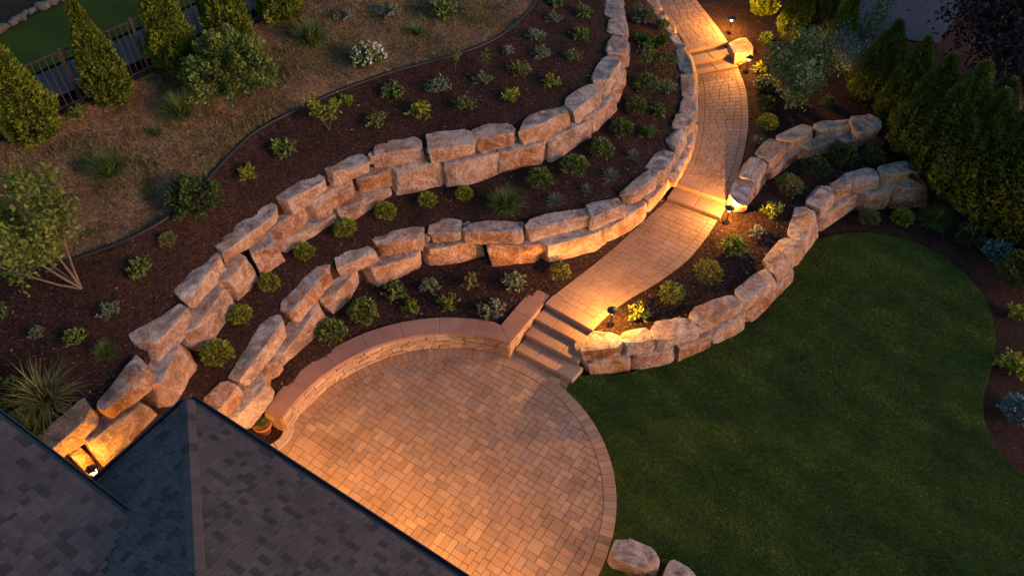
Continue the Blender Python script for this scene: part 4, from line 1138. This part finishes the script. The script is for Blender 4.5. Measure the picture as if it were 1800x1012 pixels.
def plant(kind, cx, cy, rpx, label, cat='shrub', group=None, name='shrub', zs=1.0, off=.62):
    b = drop(cx, cy + rpx * off); dist = np.linalg.norm(b - [0, 0, H]); R = rpx * dist / FPX
    k = CNT.get(kind, 0); CNT[kind] = k + 1; ms = PROTO[kind]
    t = thing(name, b, label, cat, group, random.uniform(0, 6.28)); sc = R * 2 * 1.02
    link('foliage', ms[k % len(ms)], t, scl=(sc * random.uniform(.93, 1.07), sc * random.uniform(.93, 1.07), sc * zs))
    link('stems', STEMS[k % 3], t, scl=(sc, sc, sc * zs))
    return t, sc

ORD = ['first', 'second', 'third', 'fourth', 'fifth', 'sixth', 'seventh', 'eighth', 'ninth', 'tenth']
# row at the foot of the highest wall
for i, (x, y, r_) in enumerate([(385,615,24), (426,549,19), (474,493,18), (537,440,17), (608,398,18), (679,368,18), (752,349,16), (817,338,15)]):
    plant('mound', x, y, r_, f'{ORD[i]} round yellow-green shrub from the house in the row below the highest boulder wall', group='yellow-green shrubs below the highest wall')
# middle terrace, upper end
MID = [('grassd', 888,347,33, 'spiky grass clump in the middle of the middle terrace', 'grass'), ('silver', 976,345,19, 'larger of two silver tufts right of the spiky grass clump', 'shrub'),
 ('silver', 1031,328,12, 'smallest silver tuft above the middle boulder wall', 'shrub'), ('silver', 1074,303,18, 'silver tuft behind the grey boulder of the middle wall near the shallow steps', 'shrub'), ('silver', 1112,268,14, 'silver tuft highest up the middle terrace', 'shrub'),
 ('moundg', 948,311,20, 'lowest of the round green shrubs climbing the middle terrace', 'shrub'), ('moundg', 1008,288,21, 'second lowest round green shrub climbing the middle terrace', 'shrub'), ('moundg', 1057,259,19, 'third round green shrub climbing the middle terrace', 'shrub'),
 ('moundg', 1092,223,18, 'fourth round green shrub climbing the middle terrace', 'shrub'), ('moundg', 1117,185,17, 'fifth round green shrub climbing the middle terrace', 'shrub'), ('moundg', 1135,146,19, 'sixth round green shrub on the middle terrace below the small standard tree', 'shrub'),
 ('leafy', 1138,230,16, 'broad-leaved green plant beside the path wall below its grey boulders', 'plant'), ('leafy', 1159,192,14, 'small broad-leaved plant against the path wall at mid height', 'plant'), ('sage', 1170,150,16, 'grey-green shrub against the path wall right of the sixth round shrub', 'shrub'),
 ('moundo', 1166,107,18, 'olive round shrub touching the small standard tree', 'shrub'), ('leafy', 1130,67,15, 'left green shrub of the pair below the tall bush at the top', 'shrub'), ('leafy', 1162,70,15, 'right green shrub of the pair below the tall bush at the top', 'shrub'),
 ('sage', 1128,22,24, 'tall grey-green bush at the top of the middle terrace', 'bush'), ('leafy', 1162,42,12, 'small green shrub beside the low edging stones of the upper path', 'shrub')]
for k, x, y, r_, lab, c in MID: plant(k, x, y, r_, lab, c, 'plants of the middle terrace')
# bed behind the seat wall
LOWB = [('moundg', 584,578,22, 'leftmost dark green shrub behind the seat wall', 'shrub'), ('moundg', 640,542,23, 'bigger green shrub second from the left behind the seat wall', 'shrub'), ('leafy', 695,507,19, 'glossy green shrub at the foot of the middle boulder wall', 'shrub'),
 ('sage', 758,496,19, 'grey shrub at the foot of the middle boulder wall', 'shrub'), ('leafyy', 725,534,15, 'smallest yellow-green shrub behind the seat wall', 'shrub'), ('leafyy', 790,525,20, 'yellow-green shrub behind the middle of the seat wall', 'shrub'),
 ('olive', 828,490,19, 'wispy olive-brown shrub below the middle boulder wall', 'shrub'), ('sage', 903,490,22, 'pale green shrub above the corner of the seat wall', 'shrub'), ('pale', 862,535,24, 'large pale grey shrub in the corner of the seat wall', 'shrub'),
 ('moundo', 983,474,17, 'small olive shrub at the left edge of the path', 'shrub')]
for k, x, y, r_, lab, c in LOWB: plant(k, x, y, r_, lab, c, 'shrubs behind the seat wall')
# upper bank bed
UPB = [('leafy', 500,258,22, 'broad-leaved green shrub below the sapling on the bank', 'shrub'), ('leafyy', 437,298,20, 'yellow-green shrub by the pipe edging on the bank', 'shrub'), ('bushd', 350,347,38, 'large dark green bush lying over the pipe edging', 'bush'),
 ('moundo', 297,418,14, 'small brownish shrub between the dark bush and the highest wall', 'shrub'), ('leafy', 246,467,21, 'green shrub with large leaves right of the multi-stem tree', 'shrub'), ('sage', 194,541,19, 'grey-green shrub below the multi-stem tree', 'shrub'),
 ('leafy', 135,588,17, 'green shrub above the big grass clump', 'shrub'), ('sage', 67,580,13, 'smallest shrub at the far left of the bank', 'shrub'), ('grassd', 188,612,20, 'dark grass tuft behind the highest wall near the house', 'grass'),
 ('grass', 84,676,52, 'big arching grass clump beside the highest wall', 'grass'), ('grassd', 62,738,36, 'dark grass clump at the edge of the left roof', 'grass'), ('bushd', 8,692,27, 'dark shrub cut by the left picture edge above the roof', 'bush'), ('leafy', 2,543,16, 'green shrub at the left picture edge under the tree', 'shrub'),
 ('leafyy', 612,175,14, 'small yellow-green shrub right of the sapling', 'shrub'), ('olive', 662,208,19, 'dull dark shrub behind the highest wall', 'shrub'), ('leafyy', 740,192,22, 'largest yellow-green shrub in the middle of the bank', 'shrub'),
 ('leafy', 692,157,19, 'green shrub in the row along the pipe edging', 'shrub'), ('sage', 771,146,21, 'broad grey-green shrub in the middle of the bank', 'shrub'), ('olive', 818,179,20, 'olive shrub behind the wide pink boulder', 'shrub'), ('sage', 847,136,16, 'small round grey shrub in the middle of the bank', 'shrub'),
 ('leafyy', 900,163,19, 'yellow-green shrub above the big split boulder of the highest wall', 'shrub'), ('olive', 914,118,20, 'olive-grey shrub between the round grey shrub and the upper row', 'shrub'), ('pale', 894,86,11, 'tiny pale shrub at the bend of the pipe edging', 'shrub'),
 ('sage', 953,92,16, 'grey-green shrub in the third row from the top of the bank', 'shrub'), ('leafyy', 969,140,14, 'small star-shaped yellow-green plant near the highest wall', 'plant'), ('olive', 1007,96,17, 'yellow-olive shrub against the upper end of the highest wall', 'shrub'),
 ('sage', 943,59,16, 'grey-green shrub second from the top along the pipe edging', 'shrub'), ('sage', 972,30,14, 'grey-green shrub nearest the top along the pipe edging', 'shrub'), ('leafy', 1020,58,16, 'green shrub second from the top along the highest wall', 'shrub'), ('leafy', 1025,20,15, 'green shrub nearest the top along the highest wall', 'shrub'), ('leafy', 978,2,13, 'green shrub cut by the top picture edge on the bank', 'shrub')]
for k, x, y, r_, lab, c in UPB: plant(k, x, y, r_, lab, c, 'plants on the mulched bank')
# bed between the two right-hand walls
SLB = [('leafyy', 1122,543,20, 'lamp-lit yellow-green shrub nearest the patio steps', 'shrub'), ('moundg', 1179,510,19, 'round green shrub second from the patio steps below the path', 'shrub'), ('moundo', 1243,474,23, 'olive shrub third from the patio steps below the path', 'shrub'),
 ('leafy', 1287,428,23, 'dark leafy shrub in front of the lamp at the shallow steps', 'shrub'), ('pale', 1330,404,14, 'small variegated white shrub in the lamp light', 'shrub'), ('leafyy', 1357,364,20, 'loose yellow-green shrub under the curved short wall', 'shrub'),
 ('moundo', 1384,323,20, 'olive round shrub below the short boulder wall', 'shrub'), ('moundd', 1430,292,20, 'dark olive round shrub at the bend of the short wall', 'shrub'), ('moundd', 1477,271,20, 'larger dark green shrub under the flat lower stones of the short wall', 'shrub'), ('moundd', 1530,272,17, 'dark green shrub at the hedge end of the short wall', 'shrub')]
for k, x, y, r_, lab, c in SLB: plant(k, x, y, r_, lab, c, 'shrubs between the two right-hand walls')
RIB = [('ball', 1347,214,17, 'clipped bright yellow-green ball shrub right of the path', 'shrub'), ('pale', 1332,243,11, 'tiny white-leaved shrub between the ball shrub and the short wall', 'shrub'), ('moundd', 1343,182,15, 'dark round shrub above the bright ball shrub', 'shrub'),
 ('leafyy', 1334,118,11, 'small lit shrub right of the lamp by the square boulder', 'shrub'), ('leafy', 1346,67,13, 'low green shrub between the topmost lamp and the conifers', 'shrub'), ('leafy', 1452,176,13, 'small green shrub right of the light tree', 'shrub'), ('leafyy', 1402,176,14, 'yellow-green shrub at the foot of the light tree', 'shrub'),
 ('moundo', 1524,381,15, 'left one of two round shrubs above the lawn tip', 'shrub'), ('mound', 1583,381,16, 'right one of two round shrubs above the lawn tip', 'shrub'), ('grassd', 1641,378,28, 'dark upright grass between the lawn wall and the hedge', 'grass'),
 ('moundd', 1700,413,21, 'dark round shrub between the upright grass and the blue plant', 'shrub'), ('blue', 1750,441,20, 'blue plant under the hedge above the lawn', 'plant'), ('bushd', 1786,478,32, 'dark bush at the right picture edge below the hedge', 'bush'),
 ('leafyy', 1789,546,18, 'yellow shrub at the right picture edge beside the lawn bulge', 'shrub'), ('leafyy', 1783,637,27, 'largest yellow shrub at the right picture edge', 'shrub'), ('blue', 1787,716,21, 'blue plant at the right picture edge beside the lawn waist', 'plant')]
for k, x, y, r_, lab, c in RIB: plant(k, x, y, r_, lab, c, 'plants right of the path and lawn')
t, sc = plant('flower', 1342,146,18, 'white-flowering plant lit by the lamp below the square boulder', 'plant', 'plants right of the path and lawn'); tag(link('flowers', g_petals(41, 26, FLOWER), t, scl=(sc, sc, sc)), kind='stuff')
BNK = [('grassd', 320,187,33, 'green grass clump on the dry bank below the conifers', 'grass'), ('grassd', 195,287,34, 'green grass clump on the dry bank nearest the multi-stem tree', 'grass'), ('grassd', 548,57,34, 'tall grass clump on the dry bank by the fence end', 'grass'), ('yucca', 733,50,18, 'spiky yucca-like plant on the dry bank', 'plant'),
 ('leafy', 780,14,24, 'green bush at the top edge of the dry bank', 'bush'), ('pale', 685,17,20, 'grey shrub at the top edge of the dry bank', 'shrub'), ('pale', 606,24,16, 'grey shrub right of the tall grass clump', 'shrub'), ('grassd', 275,230,13, 'small grass tuft between two grass clumps on the dry bank', 'grass'), ('leafy', 140,196,16, 'weedy shrub at the foot of the fence', 'shrub')]
for k, x, y, r_, lab, c in BNK: plant(k, x, y, r_, lab, c, 'plants on the dry bank')
t, sc = plant('flower', 650,92,29, 'white-flowering bush on the dry bank', 'bush', 'plants on the dry bank', off=.75); tag(link('flowers', g_petals(42, 75, FLOWER, .5, .62, .05), t, scl=(sc, sc, sc)), kind='stuff')
plant('bigbush', 415,122,60, 'large round green bush on the dry bank in front of the conifers', 'bush', 'plants on the dry bank', off=.75)
plant('grass', 1122,1004,26, 'dry wispy plant growing over the boulders at the bottom edge', 'plant')

def hgt(b, ytip):
    z = 0.2
    while z < 12 and proj(b + [0, 0, z])[1] > ytip: z += .05
    return z
ARB = [g_arbor(i, 10000, L_ARB, .155) for i in (1, 2, 3)]; ARH = [g_arbor(i, 10000, L_ARD, .19) for i in (4, 5, 6)]
trk = mesh('trunk', *tube([(0, 0, -.05), (.0, 0, .3), (0, 0, .9)], [.018, .014, .004], 7), BARK)
def conifer(x, y, ytip, label, group, ms, k, wide=1.0):
    b = drop(x, y); h = hgt(b, ytip); t = thing('arborvitae', b, label, 'conifer', group, k * 1.7)
    link('foliage', ms[k % len(ms)], t, scl=(h * wide, h * wide, h)); link('trunk', trk, t, scl=(h, h, h * .9)); return t
for k, (x, y, yt, lab, w) in enumerate([(72,243,60,'leftmost golden-green conifer in front of the metal fence',1.3), (203,180,-6,'second golden-green conifer from the left by the fence',1.1), (314,118,-70,'third golden-green conifer from the left by the fence',1.2), (412,80,-110,'fourth golden-green conifer behind the large round bush',1.2), (496,33,-150,'fifth golden-green conifer at the top picture edge',1.2)]):
    conifer(x, y, yt, lab, 'conifers along the metal fence', ARB, k, w)
for k, (x, y, yt, lab, w) in enumerate([(1336,26,-120,'slim conifer at the top edge nearest the path',.9), (1388,70,-90,'slim conifer second from the path at the top edge',.9), (1462,112,-30,'slim conifer behind the light tree',.95), (1436,60,-90,'slim conifer half hidden behind its neighbours',.9)]):
    conifer(x, y, yt, lab, 'slim conifers at the top right', ARB, k + 1, w)
HG = [(1527,178,38), (1568,218,68), (1600,262,98), (1640,300,112), (1672,338,160), (1718,368,178), (1758,400,228), (1800,425,262), (1842,450,300), (1700,290,140), (1770,330,200)]
HL = ['first hedge conifer, nearest the slim conifers', 'second hedge conifer from the slim conifers', 'third hedge conifer from the slim conifers', 'fourth hedge conifer, behind the end of the short wall', 'fifth hedge conifer, behind the end of the lawn wall', 'sixth hedge conifer, above the blue plant', 'seventh hedge conifer, next to last before the picture edge', 'eighth hedge conifer, cut by the right picture edge', 'last hedge conifer at the right picture edge', 'conifer in the second rank behind the middle of the hedge', 'conifer in the second rank near the right picture edge']
for k, (x, y, yt) in enumerate(HG): conifer(x, y, yt, HL[k], 'conifer hedge right of the lawn', ARH, k, (1.32, 1.18, 1.26)[k % 3])

def tree(x, y, ytop, n, spread, label, mat, per, leaf, k, r0=.02, fs=.055, group=None):
    b = drop(x, y); h = hgt(b, ytop); (V, F), tips = branches(k, n, spread, r0=r0)
    t = thing('tree', b, label, 'tree', group, 0); o = link('trunk', mesh('trunk', V, F, TWIG if mat is L_PLM else BARK, True), t, scl=(h,) * 3)
    link('crown', g_crown(k, tips, per, fs, leaf / h, leaf * .5 / h, mat), t, scl=(h,) * 3); return t, h
t, h = tree(143, 507, 345, 5, .55, 'multi-stem tree with bare lower stems leaning over the bank at the left', L_TRE, 46, .115, 51, .012, .05)
t.rotation_euler = (-.2, -.62, 0)
tree(579, 229, 168, 2, .25, 'young sapling with thin stems by the pipe edging', L_YEL, 9, .09, 52, .012, .07)
tree(800, 127, 92, 1, .1, 'left one of two tiny thin saplings on the bank', L_GRN, 7, .06, 53, .01, .07); tree(850, 121, 92, 1, .1, 'right one of two tiny thin saplings on the bank', L_GRN, 7, .06, 54, .01, .07)
tree(1134, 132, 90, 1, .05, 'small standard tree with one thin stem on the middle terrace', L_GRN, 16, .09, 55, .014, .1)
tree(1385, 193, 86, 4, .5, 'light grey-green tree right of the upper steps', L_LGT, 85, .10, 56, .014, .085)
tree(1492, 108, -20, 4, .2, 'grey-green tree behind the slim conifers', L_GRY, 40, .1, 57, .014, .06)
tree(1490, 150, 75, 4, .5, 'dark bluish shrub tree between the slim conifers and the hedge', L_SPR, 30, .09, 58, .012, .1)
tree(1782, 225, -120, 6, .62, 'huge dark purple-leaved tree filling the top right corner', L_PLM, 170, .16, 59, .02, .085)
tree(1880, 215, -90, 6, .7, 'second purple-leaved tree beyond the right picture edge', L_PLM, 150, .16, 60, .02, .085)
for k, (x, y, yt, lab) in enumerate([(1738,212,128,'small blue spruce behind the hedge'), (1788,240,190,'lower blue spruce at the right picture edge behind the hedge')]):
    b = drop(x, y); h = hgt(b, yt); t = thing('blue_spruce', b, lab, 'spruce', 'blue spruces behind the hedge', k); link('foliage', g_arbor(70 + k, 5000, L_SPR, .3), t, scl=(h,) * 3); link('trunk', trk, t, scl=(h,) * 3)
plant('moundg', 1788,165,26, 'green shrub at the right picture edge behind the hedge', 'shrub')

# ------------------------------------------------------------------ small things
def boulder(poly, zt, h, label, seed):
    T = [U(x, y, zt) for x, y in poly]; c = sum(T) / 4
    B = [np.r_[c[:2] + (p[:2] - c[:2]) * 1.06, zt - h] for p in T]
    m, o = stone_mesh('boulder', B + T, seed, n=11); tag(link('boulder', m, loc=tuple(o)), label, 'boulder', 'single boulders')
boulder([(1072,978), (1148,1004), (1162,970), (1090,941)], .36, .42, 'pinkish boulder on the patio rim at the bottom edge', 91)
boulder([(1158,1030), (1225,1040), (1225,1008), (1180,983)], .3, .36, 'second boulder at the bottom edge, cut by the frame', 92)
boulder([(1294,98), (1327,88), (1309,66), (1280,74)], 1.60, .30, 'square pale boulder beside the upper steps', 93)
# pipe edging
V, F = tube(smooth_line(EDG[::2], 3) + [0, 0, .02], .042, 8); tag(link('pipe_edging', mesh('pipe_edging', V, F, PIPE, True)), 'black plastic pipe edging between the mulched bank and the dry bank', 'edging')
# metal fences
def fence(P0, P1, hh, nposts, label, gap=.13, rails=(.12, 1.0)):
    root = thing('metal_fence', P0, label, 'fence', 'metal fences'); d = P1 - P0; L = np.linalg.norm(d); dr = d / L
    rz = math.atan2(dr[1], dr[0]); pk = box_mesh('picket', .02, .02, hh, FENCEM); po = box_mesh('post', .05, .05, hh + .06, FENCEM)
    n = min(295, int(L / gap))
    for i in range(n):
        p = dr * L * (i + .5) / n; link('picket', pk, root, loc=tuple(p), rot=(0, 0, rz))
    for i in range(nposts): link('post', po, root, loc=tuple(dr * L * i / (nposts - 1)), rot=(0, 0, rz))
    for f in rails:
        V, F = tube([Vector((0, 0, hh * f)), Vector(dr * L) + Vector((0, 0, hh * f))], .022, 4); link('rail', mesh('rail', V, F, FENCEM), root)
f0 = drop(-120, 309); f1 = drop(640, -45); fence(f0 + [0, 0, -.02], f1, 1.3, 8, 'bronze metal picket fence behind the row of conifers', .14)
g0 = drop(1325, -20); g1 = drop(1500, 150); fence(g0, g1, 1.0, 5, 'thin metal fence behind the slim conifers at the top right', .3, (.5, .97))
# beyond the fence: paved strip, lawn and a border of rocks
def sheet(name, pts, mat, dz, kind='structure'):
    P = [U(x, y, z) + [0, 0, dz] for x, y, z in pts]; tag(link(name, mesh(name, P, [tuple(range(len(P)))], mat)), kind=kind)
sheet('paved_strip', [(-300,350,4.62), (480,1,4.62), (640,-70,4.62), (600,-115,4.62), (400,-16,4.62), (47,140,4.62), (-300,290,4.62)], GRAVEL, .0)
sheet('far_lawn', [(-300,285,4.64), (47,135,4.64), (400,-21,4.64), (640,-140,4.64), (300,-140,4.64), (106,2,4.64), (0,58,4.64), (-300,200,4.64)], FARL, .0)
rk = [mesh_np('border_rock', *[(lambda v: v)(x) for x in (lambda m: (np.array([w.co[:] for w in m.vertices]), np.array([list(p.vertices) for p in m.polygons])))(stone_mesh('t', [(-.1,-.08,0),(.1,-.08,0),(.1,.08,0),(-.1,.08,0),(-.1,-.08,.12),(.1,-.08,.12),(.1,.08,.12),(-.1,.08,.12)], 200 + i, n=4)[0])], PEB) for i in range(3)]
for i in range(26):
    f = i / 25; x, y = 110 - 130 * f, -2 + 68 * f; p = U(x + random.uniform(-3, 3), y + random.uniform(-4, 4), 4.64)
    tag(link('border_rock', rk[i % 3], loc=tuple(p), rot=(0, 0, random.uniform(0, 6)), scl=(random.uniform(.5, 1.0),) * 3), 'small grey rock in the rock border of the far lawn at the top left', 'rock', 'rocks bordering the far lawn')
V = []; q = [drop(1480, 60), drop(1650, 80), drop(1740, -70), drop(1540, -110)]
for i in range(13):
    for k in range(13):
        a, b = i / 12, k / 12; p = q[0] * (1 - a) * (1 - b) + q[1] * a * (1 - b) + q[2] * a * b + q[3] * (1 - a) * b; V.append((p[0], p[1], down(p[0], p[1]) + .07))
tag(link('driveway', mesh('driveway', V, [(i * 13 + k, (i + 1) * 13 + k, (i + 1) * 13 + k + 1, i * 13 + k + 1) for i in range(12) for k in range(12)], ASPH, True)), kind='structure')
# pot on its pad
pp = U(466, 757, -.02); pad = thing('flagstone_pad', pp, 'curved flagstone pad at the end of the seat wall', 'paving')
ra = []; pc = np.array(pp)
for a0, a1 in ((-1.9, -.9), (-.9, .1), (.1, .9)):
    q = [(.62 * math.cos(a), .62 * math.sin(a)) for a in np.linspace(a0, a1, 6)] + [(.40 * math.cos(a), .40 * math.sin(a)) for a in np.linspace(a1, a0, 6)]
    Vv, Ff = prism(q, lambda x, y: .05, .09, .012, .004); link('flagstone', mesh('flagstone', Vv, Ff, FLAG), pad)
pot = thing('flower_pot', pp + [0, 0, .0], 'terracotta pot of succulents at the end of the seat wall', 'pot')
link('pot', mesh('pot', *lathe([(.0, 0), (.13, 0), (.18, .24), (.205, .245), (.205, .29), (.18, .29), (.17, .25), (.0, .245)], 20), TERRA, True), pot)
link('succulent', PROTO['leafy'][0], pot, loc=(0, 0, .25), scl=(.3, .3, .25))
plant('bushd', 441,738,8, 'dark low plant between the pot and the middle wall', 'plant'); plant('leafyy', 449,779,8, 'small lit plant beside the terracotta pot', 'plant')

# small packing stones in the joints of the big walls
r = random.Random(77); pk = [stone_mesh('p', [(-.13,-.1,0),(.13,-.1,0),(.13,.1,0),(-.13,.1,0),(-.12,-.08,.18),(.12,-.08,.18),(.1,.08,.18),(-.1,.08,.18)], 300 + i, n=5)[0] for i in range(4)]
for key in 'AB':
    root = [o for o in COL.objects if o.name.startswith('boulder_wall')]['ABCD'.index(key)]; T = WALLS[key][0]
    for i in range(len(T) - 1):
        for _ in range(1):
            p = (T[i] + T[i + 1]) / 2; d = T[i + 1] - T[i]; n_ = np.array([-d[1], d[0], 0]); n_ /= np.linalg.norm(n_)
            q = p + n_ * r.uniform(-.05, .28) + d * r.uniform(-.08, .08); q[2] = p[2] - .27 + r.uniform(-.04, .04)
            link('packing_stone', pk[r.randrange(4)], root, loc=tuple(q - np.array(root.location)), rot=(r.uniform(-.3, .3), r.uniform(-.3, .3), r.uniform(0, 6)), scl=(r.uniform(.6, 1.1),) * 3)

# ------------------------------------------------------------------ uncountable small stuff
def chips(name, zn, n, size, mat, label, cat, tilt=.5, lift=.004):
    P = sample(zn, n); D = sph(n, rng); D[:, 2] *= tilt * .5; D /= np.linalg.norm(D, axis=1)[:, None]
    X = np.cross(D, [0, 0, 1.]); X /= np.linalg.norm(X, axis=1)[:, None]; X[:, 2] += rng.normal(size=n) * tilt * .5
    L = (rng.uniform(.5, 1.5, n) * size)[:, None]; Wd = L * rng.uniform(.25, .55, (n, 1)); P = P + [0, 0, lift] + np.array([0, 0, 1.]) * rng.uniform(0, size * .3, (n, 1))
    V = np.stack([P - D * L / 2 - X * Wd / 2, P + D * L / 2 - X * Wd / 2, P + D * L / 2 + X * Wd / 2, P - D * L / 2 + X * Wd / 2], 1).reshape(-1, 3)
    o = link(name, lmesh(name, V, np.arange(4 * n).reshape(-1, 4), mat, rng.uniform(0, 1, n))); tag(o, label, cat, kind='stuff')
for zn, n, w in (('upper_bed', 16000, 'on the upper bank'), ('middle_bed', 11000, 'on the middle terrace'), ('lower_bed', 6000, 'behind the seat wall'), ('right_bed', 14000, 'right of the path'), ('sloping_bed', 8000, 'between the right-hand walls')):
    chips('mulch_chips', zn, n, .05, CHIP, 'reddish-brown bark mulch chips ' + w, 'mulch')
def tufts(name, zn, n, hgt_, wd, mat, label, cat, clump=None):
    P = sample(zn, n)
    if clump: P = P[[noise.noise(Vector(p) * clump) + rng.normal() * .15 > -.02 for p in P]]; n = len(P)
    a = rng.uniform(0, 2 * math.pi, n); X = np.stack([np.cos(a), np.sin(a), a * 0], 1) * wd / 2
    T = P + np.stack([rng.normal(size=n) * hgt_ * .4, rng.normal(size=n) * hgt_ * .4, rng.uniform(.5, 1.1, n) * hgt_], 1)
    V = np.stack([P - X, P + X, T], 1).reshape(-1, 3)
    o = link(name, lmesh(name, V, np.arange(3 * n).reshape(-1, 3), mat, rng.uniform(0, 1, n))); tag(o, label, cat, kind='stuff')
tufts('dry_grass', 'dry_bank', 42000, .10, .012, STRAW, 'sparse dry grass and straw on the bare bank', 'grass', .9)
tufts('weeds', 'dry_bank', 16000, .11, .022, L_OLV, 'low green weeds growing in patches on the bare bank', 'weeds', .75)
tufts('lawn_grass', 'lawn', 230000, .035, .013, BLADE, 'short mown grass of the kidney-shaped lawn', 'grass')
P = sample('dry_bank', 700); rs = rng.uniform(.012, .045, len(P)); oc = np.array([(1,0,0),(0,1,0),(-1,0,0),(0,-1,0),(0,0,.8),(0,0,-.4)], float); of = np.array([(0,1,4),(1,2,4),(2,3,4),(3,0,4),(1,0,5),(2,1,5),(3,2,5),(0,3,5)])
V = (P[:, None, :] + oc[None] * rs[:, None, None] * rng.uniform(.6, 1.3, (len(P), 6, 1))).reshape(-1, 3); F = (np.arange(len(P))[:, None, None] * 6 + of[None]).reshape(-1, 3)
tag(link('pebbles', lmesh('pebbles', V, F, PEB, np.repeat(rng.uniform(0, 1, len(P)), 8))), 'scattered pebbles on the bare bank', 'pebbles', kind='stuff')
